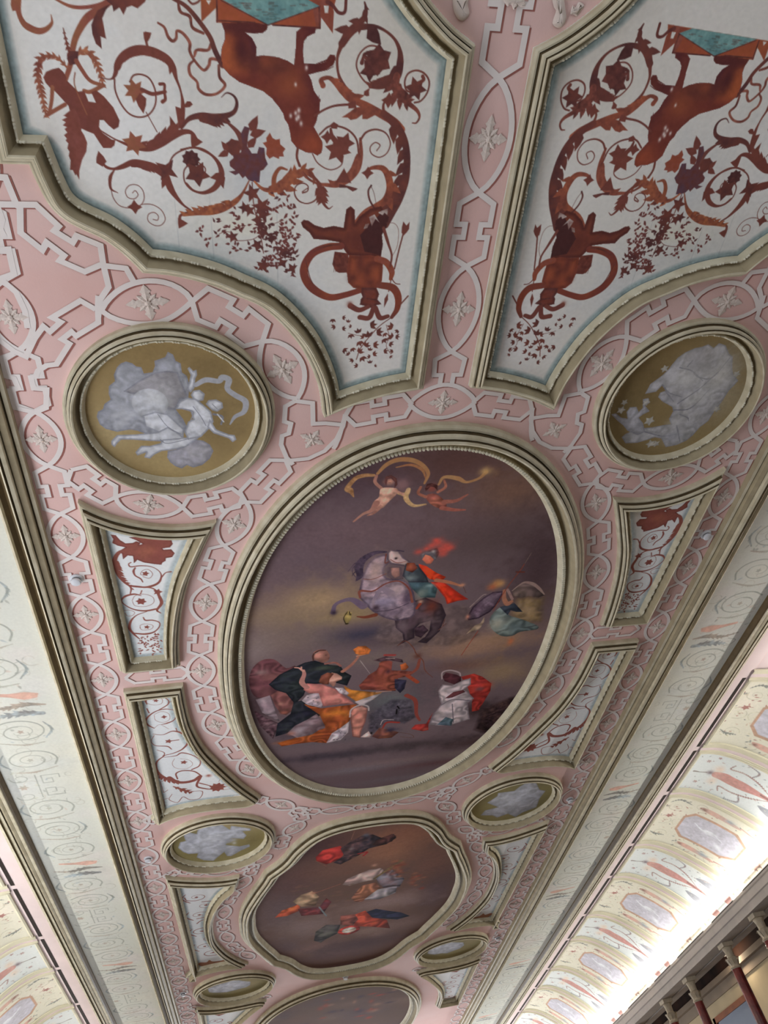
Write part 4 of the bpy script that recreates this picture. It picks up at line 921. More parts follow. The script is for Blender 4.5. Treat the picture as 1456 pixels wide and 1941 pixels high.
    G('C4', '240,420 340,330 460,270 570,220 660,200 800,240 900,250 930,300 1000,340 960,430 840,400 600,420 560,520 480,600 400,500 300,470', (40, 46, 48), (32, 34, 42), edge=(26, 26, 34)); G('C4', '470,580 600,560 680,640 720,700 560,790 440,860 300,900 320,780 440,690', (38, 42, 46), (28, 28, 38)); B('C4', 740, 270, 26, 8, (62, 70, 62), .8)
    G('C4', '650,130 700,100 770,105 800,160 780,205 730,220 690,200 660,190', (132, 104, 96), (116, 86, 82), sm=True); K('C4', '650,200 650,150 700,110 760,105', [5, 7, 4], (62, 46, 44)); K('C4', '660,140 700,120', [2], (120, 112, 110)); B('C4', 765, 150, 2, 2, (60, 40, 40), .8); K('C4', '920,300 1000,240 1060,170 1080,130', [14, 11, 8, 8], (134, 100, 88), (112, 80, 74)); K('C4', '1050,160 1130,140', [6], (140, 108, 92)); G('C4', '1015,100 1060,70 1130,65 1180,100 1160,140 1090,150 1040,140', (124, 78, 50), (146, 92, 56)); K('C4', '760,230 850,220 900,250', [8], (112, 80, 76))
    G('C4', '1100,470 1150,340 1230,290 1260,240 1330,260 1350,340 1450,290 1400,460', (104, 62, 56), (84, 48, 48)); K('C4', '1080,200 1170,320', [3, 1.5], (120, 116, 118))
    G('C4', '545,570 590,520 700,490 740,600 720,630 600,610', (146, 140, 148), (104, 100, 114), edge=(130, 126, 134), ew=3)
    G('C4', '560,600 720,640 1050,600 1000,700 960,830 840,900 780,960 640,950 470,970 360,990 320,960 520,900 760,820 710,700', (120, 72, 44), (96, 54, 38)); B('C4', 880, 680, 34, 12, (152, 104, 56), .8); B('C4', 420, 950, 26, 6, (132, 78, 44), .8); G('C4', '410,870 480,800 600,740 680,690 760,800 640,880 500,910', (104, 96, 104), (82, 70, 76)); B('C4', 450, 870, 10, 8, (128, 92, 84), .8); B('C4', 530, 840, 16, 14, (124, 122, 132), .7)
    G('C4', '930,430 1000,470 1200,490 1290,485 1200,560 1050,580 960,520', (142, 100, 52), (118, 80, 48)); G('C4', '1030,580 1200,520 1280,500 1180,570 1090,620', (140, 136, 140), (112, 108, 118)); K('C4', '1230,490 1370,480', [6, 3], (140, 108, 100)); G('C4', '560,470 590,410 740,420 850,460 1030,600 900,600 740,620 700,500 610,500', (160, 116, 112), (136, 92, 92), edge=(110, 74, 76)); B('C4', 790, 550, 22, 10, (170, 122, 118), .7)
    K('C4', '590,450 545,400 565,330 560,290', [18, 18, 13, 9], (142, 112, 108), (124, 92, 92)); K('C4', '560,300 520,270 480,265', [8, 6, 5], (148, 118, 112)); K('C4', '540,290 540,260', [5], (148, 118, 112)); G('C4', '790,400 790,340 820,310 870,320 915,350 910,375 860,395 850,430 830,440', (150, 122, 114), (128, 96, 90)); G('C4', '700,400 720,340 780,310 840,320 800,370 790,420 740,420', (100, 66, 54), (76, 50, 46)); G('C4', '850,450 920,450 980,500 960,520 890,500', (148, 144, 150), (120, 116, 126))
    G('C4', '985,690 1010,640 1090,610 1150,640 1130,760 1090,850 1080,910 1010,900 1000,800', (142, 106, 98), (114, 80, 76), edge=(90, 62, 62)); K('C4', '985,720 1000,650 1080,610 1150,620 1160,660', [5, 7, 5], (150, 146, 150), (120, 116, 124)); G('C4', '820,870 900,820 980,760 970,860 900,930 770,960', (146, 144, 152), (112, 108, 120), edge=(130, 126, 132))
    r = np.random.RandomState(8)
    for _ in range(16): B('C4', r.uniform(830, 960), r.uniform(800, 930), 1.4, 1.4, (50, 46, 54), .9)
    for x, y in ((600, 540), (650, 570), (680, 550), (640, 600), (690, 590), (1000, 700), (1080, 620), (900, 470), (940, 490)): B('C4', x, y, 1.5, 1.5, (50, 46, 54), .9)
    # archer, fallen helmet, turbaned man
    B('C5', 300, 560, 50, 40, (90, 98, 102), .6); G('C5', '100,700 300,560 470,560 520,720 420,780 260,760 140,860 90,860', (50, 48, 58), (66, 66, 76), soft=8, alpha=.8)
    G('C5', '0,430 100,330 180,280 190,220 240,190 310,210 300,290 520,300 470,340 330,370 340,480 100,470 20,470', (110, 68, 58), (88, 52, 50)); G('C5', '130,200 250,160 400,190 410,220 300,200 200,210', (62, 50, 56)); K('C5', '240,150 330,150', [10], (112, 58, 58)); K('C5', '250,180 330,180', [3], (120, 112, 110)); B('C5', 265, 230, 9, 10, (112, 68, 62), .9); B('C5', 270, 300, 6, 8, (60, 42, 48), .9); K('C5', '330,310 440,330 530,280 560,190', [11, 11, 13, 9], (112, 70, 60), (92, 56, 52)); G('C5', '380,240 430,220 460,260 430,290 390,290', (132, 80, 52), (110, 62, 46)); B('C5', 545, 160, 8, 10, (76, 52, 46), .9)
    K('C5', '360,60 430,20 500,80 530,140 590,200 610,290 680,355', [3, 3, 3.5, 3, 2], (84, 56, 48)); G('C5', '330,370 440,380 420,460 380,500 330,450', (44, 44, 60), (36, 34, 48)); K('C5', '450,340 540,400', [14], (116, 62, 48)); K('C5', '440,520 520,570 530,690 560,750', [18, 15, 12, 9], (112, 62, 54), (92, 50, 48)); K('C5', '370,770 260,770 220,820', [9, 10, 6], (120, 52, 46), (98, 44, 44)); K('C5', '200,790 230,745 320,745', [3], (130, 126, 128)); G('C5', '120,900 190,820 260,830 370,860 300,910 180,920', (104, 70, 58), (72, 50, 50)); B('C5', 290, 840, 14, 8, (46, 44, 58), 1); G('C5', '15,905 90,850 115,880 110,910', (134, 124, 126)); K('C5', '370,860 480,880 500,910 380,900', [2], (74, 58, 50))
    K('C5', '355,620 370,640', [5], (16, 12, 14)); K('C5', '350,650 345,690', [5], (16, 12, 14)); B('B', 632, 1225, 2.5, 4, (16, 12, 14), 1)
    G('C5', '770,350 800,310 900,330 940,350 940,400 880,420 790,390', (62, 38, 44), (52, 32, 38)); K('C5', '765,370 770,310 840,290 920,310 935,340', [4, 7, 7, 5], (140, 134, 138), (112, 106, 112))
    G('C5', '940,350 1060,320 1140,350 1220,410 1210,480 1150,580 1100,660 1040,670 1040,560 1000,440', (128, 52, 46), (100, 42, 42)); B('C5', 1110, 460, 10, 8, (76, 62, 68), .8); B('C5', 1170, 420, 14, 8, (146, 62, 54), .7)
    G('C5', '730,480 770,420 860,430 960,380 1030,360 1030,420 960,470 1000,490 1060,550 1000,590 1020,740 860,790 740,800 650,790 690,690 760,600 740,540', (146, 142, 148), (116, 114, 122), edge=(86, 82, 90), ew=3); G('C5', '790,550 870,490 960,470 980,490 860,540', (64, 40, 44)); K('C5', '760,610 860,560 1040,570', [5], (86, 84, 92)); K('C5', '860,600 870,770', [4], (88, 86, 94)); G('C5', '720,790 800,720 870,740 850,800', (70, 88, 98), (60, 72, 84)); G('C5', '480,830 520,790 620,780 680,680 640,790 640,840 590,850', (124, 50, 46), (98, 42, 42)); B('C5', 610, 830, 8, 5, (118, 70, 62), .9)
    c.a = np.clip((c.a - 82) * 1.2 + 84, 0, 255) * np.array([1.04, .98, .94], np.float32); return c


def paint_quad():
    c = Cv(-.36, .36, 2.09, 3.33, 620, (88, 74, 70), 21, 1.75, .92); c.mod = .45
    B = lambda x, y, rx, ry, col, al=.6, a=0.: c.blob(P('Q', '%g,%g' % (x, y))[0], rx, ry, col, al, a)
    G = lambda q, col, c2=None, **k: c.pol(P('Q', q), col, c2, **k)
    K = lambda q, w_, col, c2=None, **k: c.st(P('Q', q), w_, col, c2, **k)
    for x, y, rx, ry, col, al in ((500, 250, 150, 80, (70, 54, 58), .9), (1000, 180, 140, 90, (112, 84, 72), .9), (900, 280, 120, 100, (122, 94, 78), .9), (350, 450, 100, 140, (84, 68, 72), .8), (300, 620, 80, 140, (92, 84, 92), .8), (450, 700, 120, 100, (112, 104, 108), .8), (1150, 350, 80, 140, (100, 78, 72), .8),
                                  (1180, 500, 70, 140, (78, 66, 74), .8), (900, 560, 160, 70, (120, 110, 114), .8), (1000, 680, 120, 60, (104, 92, 94), .7), (600, 380, 120, 70, (98, 78, 72), .7), (500, 820, 120, 60, (104, 88, 88), .8), (750, 800, 160, 60, (70, 58, 64), .9), (600, 860, 150, 50, (84, 70, 74), .9), (800, 720, 70, 40, (116, 104, 102), .7), (330, 820, 60, 80, (88, 78, 84), .8), (700, 910, 150, 40, (90, 76, 80), .8), (1050, 780, 100, 60, (98, 84, 86), .7)): B(x, y, rx, ry, col, al)
    G('500,310 540,270 640,245 665,280 640,320 560,350 505,330', (158, 58, 50), (116, 44, 46)); G('640,260 700,220 760,190 820,180 870,200 940,178 955,200 900,235 800,260 740,300 640,350 600,340 660,300', (54, 50, 60), (74, 58, 60)); G('840,215 930,178 955,190 930,220 860,245 820,240', (76, 54, 52), (62, 44, 46)); B(785, 185, 10, 9, (84, 92, 108), .9); K('740,290 790,280 770,300', [10], (122, 44, 48)); K('500,330 560,360', [3], (112, 80, 70)); K('700,210 720,160', [2], (120, 96, 86)); B(700, 262, 8, 9, (112, 110, 116), .8)
    G('650,465 680,430 740,405 800,380 870,370 900,400 860,430 760,450 690,470', (146, 140, 142), (120, 108, 112)); B(830, 355, 8, 9, (146, 120, 110), 1); B(835, 385, 14, 8, (152, 148, 150), .9); G('840,420 930,380 1000,430 970,480 880,480 850,450', (96, 102, 118), (84, 76, 84)); G('700,540 760,470 840,450 870,490 760,560 720,560', (130, 96, 76), (108, 80, 70)); G('770,550 850,490 960,470 950,510 860,545', (132, 136, 144), (104, 106, 120)); K('830,430 980,330', [12, 20], (92, 86, 66), (110, 98, 74))
    r = np.random.RandomState(3)
    for _ in range(60): x = r.uniform(900, 1110); y = 340 + (x - 900) * .55 + r.uniform(-50, 60); B(x, y, r.uniform(5, 12), r.uniform(4, 10), [(132, 92, 72), (96, 76, 62), (112, 66, 58), (84, 72, 74)][r.randint(4)], .6)
    for _ in range(40): x = r.uniform(380, 720); y = r.uniform(440, 590); B(x, y, r.uniform(6, 14), r.uniform(4, 9), [(108, 86, 76), (92, 78, 68), (84, 76, 66)][r.randint(3)], .4)
    G('270,650 310,610 390,580 415,560 410,610 340,640', (160, 92, 52), (128, 66, 48)); G('370,560 420,520 480,500 520,530 500,580 420,590', (140, 130, 112), (112, 96, 84)); G('400,600 520,590 560,540 590,560 540,630 420,640', (104, 48, 50), (72, 48, 58)); B(490, 510, 9, 9, (140, 108, 92), .9); K('500,510 640,460', [5], (120, 88, 76)); K('520,590 560,640', [8], (96, 112, 120))
    G('780,620 840,600 900,610 980,620 1030,640 960,660 880,655 800,650', (44, 50, 76), (36, 38, 58)); G('700,640 780,610 820,650 900,660 920,710 800,700 720,700', (142, 66, 44), (112, 54, 44)); G('640,640 720,630 740,660 700,700 640,690', (116, 78, 72), (92, 60, 58)); G('490,780 500,730 560,690 640,690 620,740 560,770 530,790', (74, 78, 76), (56, 54, 60)); B(655, 655, 10, 9, (128, 80, 72), .9); c.pol(circle(P('Q', '688,720')[0], .040) * [1, 1], (150, 58, 48), (124, 48, 46)); c.pol(circle(P('Q', '688,720')[0], .026), (116, 118, 122), (150, 146, 142)); B(830, 680, 14, 16, (160, 84, 54), .8)
    for x, y, rx, ry, col in ((760, 780, 60, 24, (74, 60, 66)), (850, 740, 40, 30, (108, 96, 96)), (600, 830, 60, 26, (76, 64, 70))): B(x, y, rx, ry, col, .6)
    c.a = np.clip((c.a - 78) * 1.3 + 74, 0, 255) * np.array([1.05, .96, .90], np.float32); return c


def paint_far():
    c = Cv(-.36, .36, 3.46, 4.70, 300, (88, 70, 64), 31, 1.5, 1.0); r = np.random.RandomState(6)
    for _ in range(60): c.blob((r.uniform(-.35, .35), r.uniform(3.46, 4.7)), r.uniform(30, 90), r.uniform(30, 90), [(108, 86, 78), (76, 64, 70), (96, 72, 64), (84, 70, 74), (112, 92, 80)][r.randint(5)], .5)
    for _ in range(26): c.blob((r.uniform(-.15, .25), r.uniform(3.68, 4.1)), r.uniform(8, 26), r.uniform(8, 26), [(150, 56, 48), (128, 64, 54), (60, 50, 64), (134, 100, 84)][r.randint(4)], .7)
    return c


e = framed('ceiling_painting', ovalp, 'great oval painting of a red-cloaked horseman on a rearing grey horse', 'painting', None, True)
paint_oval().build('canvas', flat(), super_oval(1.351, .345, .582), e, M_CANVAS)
e = framed('ceiling_painting', quadp, 'four-lobed oil painting of floating figures and clouds, beyond the great oval', 'painting', None, True)
paint_quad().build('canvas', flat(), loop(inset(orient(quadp), .045)), e, M_CANVAS)
e = framed('ceiling_painting', far_oval, 'farthest oval painting, cut off by the lower edge of the view', 'painting', None, True)
paint_far().build('canvas', flat(), super_oval(2 * VA - 1.351, .345, .555), e, M_CANVAS)

# ------------------------------------------------------------------ round grisaille medallions on ochre
OC, OC2 = (128, 108, 66), (112, 94, 58)
GR, GR2, GRD, GRL = (150, 152, 160), (132, 134, 144), (108, 110, 122), (176, 178, 184)


def paint_m1():
    c = Cv(-.56, -.29, .555, .83, 1250, (132, 112, 72), 41, 1.75); c.mod = .16
    for x, y, col in ((-.37, .62, (108, 90, 56)), (-.36, .72, (112, 94, 60)), (-.52, .72, (150, 132, 92)), (-.43, .79, (148, 128, 84)), (-.45, .6, (120, 100, 62))): c.blob((x, y), 50, 50, col, .8)
    G = lambda q, col=GR, c2=GR2, **k: c.pol(P('M1', q), col, c2, edge=k.pop('edge', GRD), ew=3, **k)
    K = lambda q, w_, col=GRD, c2=None, **k: c.st(P('M1', q), w_, col, c2, **k)
    G('140,620 150,580 190,560 200,520 250,485 235,440 235,380 285,340 275,290 300,230 330,200 370,185 420,200 450,225 490,230 510,280 580,270 600,220 595,180 640,165 680,150 700,110 740,130 760,180 800,200 810,270 850,300 860,340 870,380 860,470 800,500 760,560 820,640 850,700 800,780 650,800 460,730 400,720 300,738 210,715 165,680', (142, 144, 152), (126, 128, 138))
    G('695,940 700,890 760,880 850,840 920,800 980,810 1030,840 1058,890 1030,950 970,1000 900,1020 850,1000 810,1028 760,1010 720,980', (142, 140, 146), (126, 124, 134))
    G('350,420 480,330 600,270 700,258 780,270 800,330 860,470 800,480 760,560 700,560 640,480 560,440 420,440', (136, 134, 138), (120, 118, 124))
    for i in range(16): K('%g,%g %g,%g %g,%g' % (380 + i * 8, 425 + i * 4, 520 + i * 10, 350 + i * 9, 760, 290 + i * 12), [1.0], (108, 106, 114), alpha=.5)
    c.pol(circle(P('M1', '560,515')[0], .026) * 1., (160, 162, 168), (146, 148, 156)); c.blob(P('M1', '600,480')[0], 16, 14, (180, 182, 186), .7)
    G('500,610 600,580 700,600 830,720 820,800 700,790 620,740 520,700', GRL, GR); G('255,810 300,765 450,760 620,740 700,700 800,760 830,800 760,820 560,810 420,800 330,800 300,830 280,860 255,840', GRL, GR); G('445,900 490,850 560,850 640,830 660,800 780,790 880,780 990,700 940,790 840,860 740,880 650,890 590,920 560,950 515,940 530,900 460,925', GRL, GR)
    G('760,560 790,500 850,470 920,480 960,510 1040,580 1060,660 1020,720 960,780 860,800 830,740 860,660 900,640 880,580 820,560', GRL, (160, 162, 170)); G('1030,640 1080,720 1180,760 1225,765 1240,800 1210,820 1180,790 1060,750 1010,700', GRL, GR); G('850,400 870,340 880,290 855,240 870,228 900,260 925,250 930,290 915,320 910,390 880,430', GRL, GR)
    G('880,450 900,415 950,408 990,440 980,490 940,500 900,480', GRL, GR); G('1000,520 1020,490 1080,484 1130,510 1135,550 1090,580 1050,570', GRL, GR); K('1060,600 1130,620 1120,680', [5, 4]); K('1090,600 1140,660', [3], GRL); K('920,370 1000,330 1100,340 1130,310 1180,330 1170,400 1230,450 1310,500 1300,580 1230,620 1190,680', [10, 13, 12, 14, 14, 12, 13, 14, 12, 9, 3], GR, GR2)
    K('900,540 960,620 1000,690', [1.6]); K('620,600 700,700 810,760', [1.4]); K('640,800 700,830 880,790', [1.6]); K('820,560 900,580 880,650', [2.4], (120, 120, 130)); K('1050,520 1090,560', [1.4])
    for x, y in ((290, 620), (340, 600), (380, 640), (420, 610), (350, 680)): c.blob(P('M1', '%g,%g' % (x, y))[0], 7, 6, (166, 168, 174), .7); c.blob(P('M1', '%g,%g' % (x + 20, y + 22))[0], 5, 4, (116, 118, 130), .6)
    return c


def paint_m2():
    c = Cv(.29, .56, .555, .83, 1250, (124, 106, 68), 43, 1.75); c.mod = .18
    for x, y, col in ((.36, .65, (104, 86, 52)), (.33, .72, (108, 92, 58)), (.5, .62, (132, 122, 100)), (.47, .77, (134, 118, 80)), (.52, .70, (146, 134, 108))): c.blob((x, y), 50, 50, col, .8)
    G = lambda q, col=(158, 158, 160), c2=(142, 142, 148), **k: c.pol(P('M2', q), col, c2, edge=k.pop('edge', (118, 118, 128)), ew=2.5, **k)
    K = lambda q, w_, col=GRD, c2=None, **k: c.st(P('M2', q), w_, col, c2, **k)
    G('650,340 700,280 770,230 860,190 920,180 980,155 1030,190 1080,145 1140,165 1170,240 1205,270 1200,380 1210,430 1255,490 1210,540 1170,580 1100,690 1030,780 980,860 900,920 840,990 780,1040 690,1080 590,1100 550,1020 490,1010 430,1030 330,1060 220,1065 185,1010 220,980 330,930 460,920 560,900 640,890 620,840 660,770 650,730 560,680 520,640 540,600 590,580 560,530 500,590 400,610 450,520 520,470 560,440 620,380')
    G('90,800 130,790 180,830 240,840 230,780 260,735 320,730 340,780 380,740 380,660 430,650 445,690 400,720 440,770 380,800 340,830 380,880 400,960 330,990 240,950 200,900 150,860', (150, 150, 156), (136, 136, 144))
    for q in ('720,370 830,400 930,490', '850,420 900,460 1020,460 1180,280', '700,700 850,600 930,540 1080,400', '660,760 820,740 1000,560', '720,800 790,830 800,860', '690,900 720,1050', '560,530 620,600 740,640', '400,960 560,1000 690,980', '590,590 660,680', '790,360 840,300'): K(q, [4, 3.4, 2], (112, 112, 122), alpha=.85)
    for x, y, rx, ry, col, al in ((950, 350, 22, 22, (132, 130, 130), .8), (780, 480, 24, 16, (172, 172, 172), .8), (1100, 450, 20, 30, (172, 170, 166), .7), (640, 650, 14, 10, (126, 126, 134), .7), (700, 870, 16, 10, (172, 172, 174), .7), (930, 640, 26, 18, (170, 170, 170), .6), (860, 270, 20, 10, (140, 138, 142), .6), (640, 1010, 16, 12, (146, 148, 160), .7)): c.blob(P('M2', '%g,%g' % (x, y))[0], rx, ry, col, al)
    for x, y, r_ in ((180, 760, 9), (210, 690, 7), (410, 690, 8), (440, 860, 11), (1240, 430, 8), (450, 1070, 10), (500, 1070, 8), (1060, 750, 8), (580, 380, 8)): c.star(P('M2', '%g,%g' % (x, y))[0], r_, 5, (160, 158, 152), (140, 138, 132), .3 * x)
    return c


def cloud_med(c0, seed, blobs, gain=1.7):
    c = Cv(c0[0] - .135, c0[0] + .135, c0[1] - .135, c0[1] + .135, 700, (128, 118, 74), seed, gain); c.mod = .16; r = np.random.RandomState(seed)
    for _ in range(8): c.blob((c0[0] + r.uniform(-.1, .1), c0[1] + r.uniform(-.1, .1)), 40, 40, [(116, 104, 62), (142, 126, 88), (112, 106, 72)][r.randint(3)], .7)
    for q in blobs: c.pol(q, (160, 162, 170), (146, 148, 158), edge=(126, 128, 138), ew=2)
    for _ in range(22):
        q = blobs[0]; p_ = q[r.randint(len(q))] * r.uniform(.3, .9); p_ = q.mean(0) + (q[r.randint(len(q))] - q.mean(0)) * r.uniform(0, .8)
        c.blob(p_, r.uniform(4, 12), r.uniform(3, 9), [(176, 178, 184), (132, 134, 146), (150, 150, 158)][r.randint(3)], .7)
    return c


m3l = P('R1', '605,790 620,750 660,740 640,690 690,680 740,690 750,650 820,630 900,610 950,640 980,660 990,630 1060,640 1130,650 1130,665 1070,670 1100,700 1080,725 1000,720 960,735 950,770 1050,780 1120,765 1125,780 1060,810 990,850 960,850 940,820 900,850 860,885 790,880 740,860 750,830 680,835 640,820')
m3r = P('M3', '540,945 580,900 700,870 600,830 690,770 700,740 850,720 900,680 960,645 1050,650 1080,710 1135,720 1080,790 1050,870 920,920 860,960 790,930 690,965 650,945')
MEDS = [('left', MC[0], 'large round medallion on the left, winged figures and clouds in grey on ochre'), ('right', MC[0], 'large round medallion on the right, seated figure and putto in grey on ochre'),
        ('left', MC[1], 'second round medallion on the left, figures on a cloud in grey on ochre'), ('right', MC[1], 'second round medallion on the right, pale cloud of figures on ochre'),
        ('left', MC[2], 'third, farther round medallion on the left with a pale cloud'), ('right', MC[2], 'third, farther round medallion on the right with a pale cloud')]
for k, (sd, cc, lb) in enumerate(MEDS):
    cc = np.array(cc) * ([1, 1] if sd == 'left' else [-1, 1])
    e = framed('medallion', circle(cc, .1545), lb, 'medallion', 'round grisaille medallions', cx=cc)
    if k == 0: c = paint_m1()
    elif k == 1: c = paint_m2()
    elif k == 2: c = cloud_med(cc, 51, [m3l])
    elif k == 3: c = cloud_med(cc, 52, [m3r])
    else:
        r = np.random.RandomState(60 + k); a = np.arange(18) * math.pi / 9
        c = cloud_med(cc, 60 + k, [np.stack([cc[0] - .02 + (.07 + .02 * r.rand(18)) * np.cos(a), cc[1] + (.05 + .015 * r.rand(18)) * np.sin(a)], -1)])
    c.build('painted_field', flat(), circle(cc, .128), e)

# ------------------------------------------------------------------ tapering grotesque side panels
SP, SP2 = (138, 78, 66), (116, 62, 56)
GP = (194, 197, 200)


def base_panel(path, seed, res=1000):
    path = loop(path); u0, v0 = path.min(0) + .02; u1, v1 = path.max(0) - .02
    c = Cv(u0, u1, v0, v1, res, GP, seed, 1.75); c.border(path, .028, .042, (124, 138, 144), .7); return c


def paint_p1():
    c = base_panel(p1_left, 71)
    ZM['N1'] = (0, 850, 2.912)
    G = lambda z, q, col=SP, c2=SP2, **k: c.pol(P(z, q), col, c2, **k)
    L = lambda z, q, w_, sd, **k: c.leafy(P(z, q), w_, sd, SP, SP2, **k)
    K = lambda z, q, w_, **k: c.st(P(z, q), w_, SP, SP2, **k)
    G('Z6', '825,935 870,940 910,985 960,1015 1030,1010 1060,995 1100,1010 1085,1030 1120,1020 1060,985 995,960 1060,955 1030,918 1110,935 1200,950 1310,955 1380,980 1395,1020 1370,1050 1300,1060 1310,1075 1380,1070 1412,1105 1390,1140 1330,1150 1330,1175 1300,1190 1290,1210 1230,1205 1130,1190 1070,1165 1040,1195 1030,1130 980,1125 940,1160 930,1110 900,1090 960,1050 890,1035 840,1010 850,975', edge=(100, 52, 48), ew=2.5)
    c.blob(P('Z6', '1180,1080')[0], 16, 12, (152, 88, 66), .6)
    L('Z6', '985,1065 900,1100 860,1170 870,1240 900,1310 950,1370 1010,1420 1005,1480', [6, 10, 12, 11, 9, 7, 5, 3], -1, lo=.25, hi=.9)
    K('Z6', '1010,1190 990,1205 1010,1230 1100,1220 1200,1230 1270,1270 1290,1320 1260,1380 1170,1415 1060,1415 1010,1410', [3, 3, 4, 3, 2, 3, 6, 8, 4, 3]); K('Z6', '1380,1275 1330,1285 1290,1330', [4, 3, 4]); K('Z6', '1120,1370 1100,1340 1050,1310 1035,1270 1050,1240', [3, 4, 4, 6, 4]); K('Z6', '1120,1320 1180,1335 1210,1295 1170,1255 1120,1265 1100,1300 1150,1310', [1.4]); c.star(P('Z6', '1145,1292')[0], 7, 5, SP, SP2)
    K('Z8', '540,105 620,115 700,130 740,190 750,230 720,275 745,295', [3, 4, 4, 9, 9, 6, 3]); c.star(P('Z8', '725,150')[0], 9, 5, SP, SP2); K('Z8', '725,265 640,280 560,270 500,240 475,210 500,180 560,165 610,175', [6, 6, 4, 3, 3, 7, 6, 2]); K('Z8', '615,140 605,165', [3]); K('Z8', '550,215 570,245 640,250 695,225 690,185 630,165 570,175 548,210', [1.3]); c.star(P('Z8', '610,215')[0], 10, 6, SP, SP2, .2, .65)
    K('Z8', '650,285 580,310 540,350 530,400 560,440 600,475', [2, 3, 6, 8, 6, 3]); K('Z8', '560,435 640,440 700,425 735,390 735,360 690,345 640,345 625,325', [5, 7, 4, 3, 4, 5, 3]); K('Z8', '600,395 620,412 680,405 690,380 640,370 605,380 605,400', [1.2]); c.star(P('Z8', '650,392')[0], 6, 5, SP, SP2); K('Z8', '490,280 530,275 565,290 550,312 515,315 500,295', [1.2])
    r = np.random.RandomState(7)
    for _ in range(58): c.leaf(P('Z8', '%g,%g' % (r.uniform(600, 745), r.uniform(440, 585)))[0], r.uniform(0, 6.3), r.uniform(5, 9), 1.7, SP, SP2)
    return c


def paint_p2():
    c = base_panel(p2_left, 72)
    G = lambda z, q, **k: c.pol(P(z, q), SP, SP2, **k)
    K = lambda z, q, w_, **k: c.st(P(z, q), w_, SP, SP2, **k)
    K('Z8', '620,860 650,880 700,858 750,870 795,895 795,925 740,960 720,970', [2, 3, 4, 3, 3, 4, 4, 3]); K('Z8', '650,925 640,895 660,870', [3, 7, 5]); K('Z8', '655,880 650,915 700,930 750,920 755,890 720,880 690,900', [1.2]); c.star(P('Z8', '712,900')[0], 6, 5, SP, SP2); K('Z8', '820,905 795,915', [2])
    K('Z8', '840,965 780,958 720,970 670,1000 640,1040 660,1070 700,1090', [2, 4, 4, 5, 8, 6, 3]); K('Z8', '650,955 665,985', [4]); K('Z8', '835,965 852,1000 835,1035 790,1055 750,1065', [3, 3, 4, 6, 2]); K('Z8', '700,1000 710,1035 760,1050 805,1030 800,990 750,975 700,995', [1.2]); c.star(P('Z8', '768,1012')[0], 7, 4, SP, SP2); K('Z8', '700,1090 740,1065 800,1095', [1])
    K('Z8', '690,1130 760,1135 830,1110 900,1130 935,1180 900,1230 840,1260 760,1280', [2, 3, 5, 9, 9, 6, 4, 3]); K('Z8', '850,1090 860,1115', [3]); K('Z8', '700,1140 680,1180 710,1210 790,1215 820,1235', [2, 2, 3, 5, 3]); c.star(P('Z8', '800,1180')[0], 9, 5, SP, SP2); K('Z8', '800,1180 870,1170', [4]); K('Z8', '720,1240 770,1260 760,1290', [2, 3, 4])
    c.leafy(P('Z8', '770,1280 720,1320 715,1370 740,1410 790,1440 860,1456'), [4, 6, 9, 11, 13, 13], 1, SP, SP2, lo=.3); K('Z8', '770,1290 850,1280 890,1260 960,1275 1015,1310 1010,1350 960,1375', [2, 4, 6, 4, 3, 5, 6]); K('Z8', '840,1300 825,1335 850,1365 920,1370 965,1340 940,1310 880,1300', [1.2]); c.star(P('Z8', '905,1325')[0], 9, 5, SP, SP2)
    K('R1', '540,280 590,310 650,315 720,300 760,270', [16, 16, 15, 15, 12]); c.blob(P('R1', '825,265')[0], 9, 8, SP, 1, pw=2); K('R1', '770,270 740,340 800,360 850,365', [10, 8, 7, 5]); K('R1', '760,320 840,340', [6, 4]); c.star(P('R1', '890,350')[0], 22, 9, SP, SP2, .1, .7); K('R1', '600,290 590,250 640,230 720,235 770,265', [5, 6, 6, 5]); c.leafy(P('R1', '570,345 640,370 700,390'), [5, 13, 5], 0, SP, SP2); K('R1', '700,380 780,380 760,430 690,440 640,420 600,460 540,440 560,400', [2, 3, 2.5, 3, 3, 2.5, 2])
    K('R1', '510,300 475,310 500,390 530,370', [2], n=1); K('R1', '530,430 500,440 510,490', [2], n=1)
    for q in ('930,370 990,360', '900,310 910,290', '950,350 975,330'): K('R1', q, [1.4])
    return c


def scroll_fill(c, path, seed, x0, x1, y0, y1, n):
    r = np.random.RandomState(seed)
    for i in range(n):
        v = y0 + (y1 - y0) * (i + .5) / n; u = x0 + (x1 - x0) * .5 + (.012 if i % 2 else -.012); a0 = r.uniform(0, 6.28); t = np.linspace(0, 1, 12); sg = 1 if i % 2 else -1
        rr = .036 * (1 - .85 * t); an = a0 + sg * t * 9; c.st(np.stack([u + rr * np.cos(an), v + rr * np.sin(an) * .8], -1), [6, 4, 2, 1.5, 1.5], SP, SP2); c.star((u, v), 7, 5, SP, SP2)
        c.leafy(np.array([(u + .03 * sg, v - .03), (u + .042 * sg, v), (u + .02 * sg, v + .036)]), [3, 7, 3], -sg, SP, SP2)


def beast_small(c, s0, at, k=1., fl=1, vf=1):
    q = np.array([(-.055, .0), (-.04, -.022), (-.01, -.016), (.02, -.026), (.05, -.022), (.058, -.008), (.04, .004), (.03, .02), (.02, .004), (-.01, .008), (-.02, .026), (-.03, .01), (-.05, .018)]) * k * [fl, vf] + at
    c.pol(q, (150, 104, 78), (132, 88, 68), sm=True); c.st(np.array([(-.06, -.04 * vf), (0, -.048 * vf), (.05, -.04 * vf)]) * k + at, [2, 5, 1], SP, SP2)


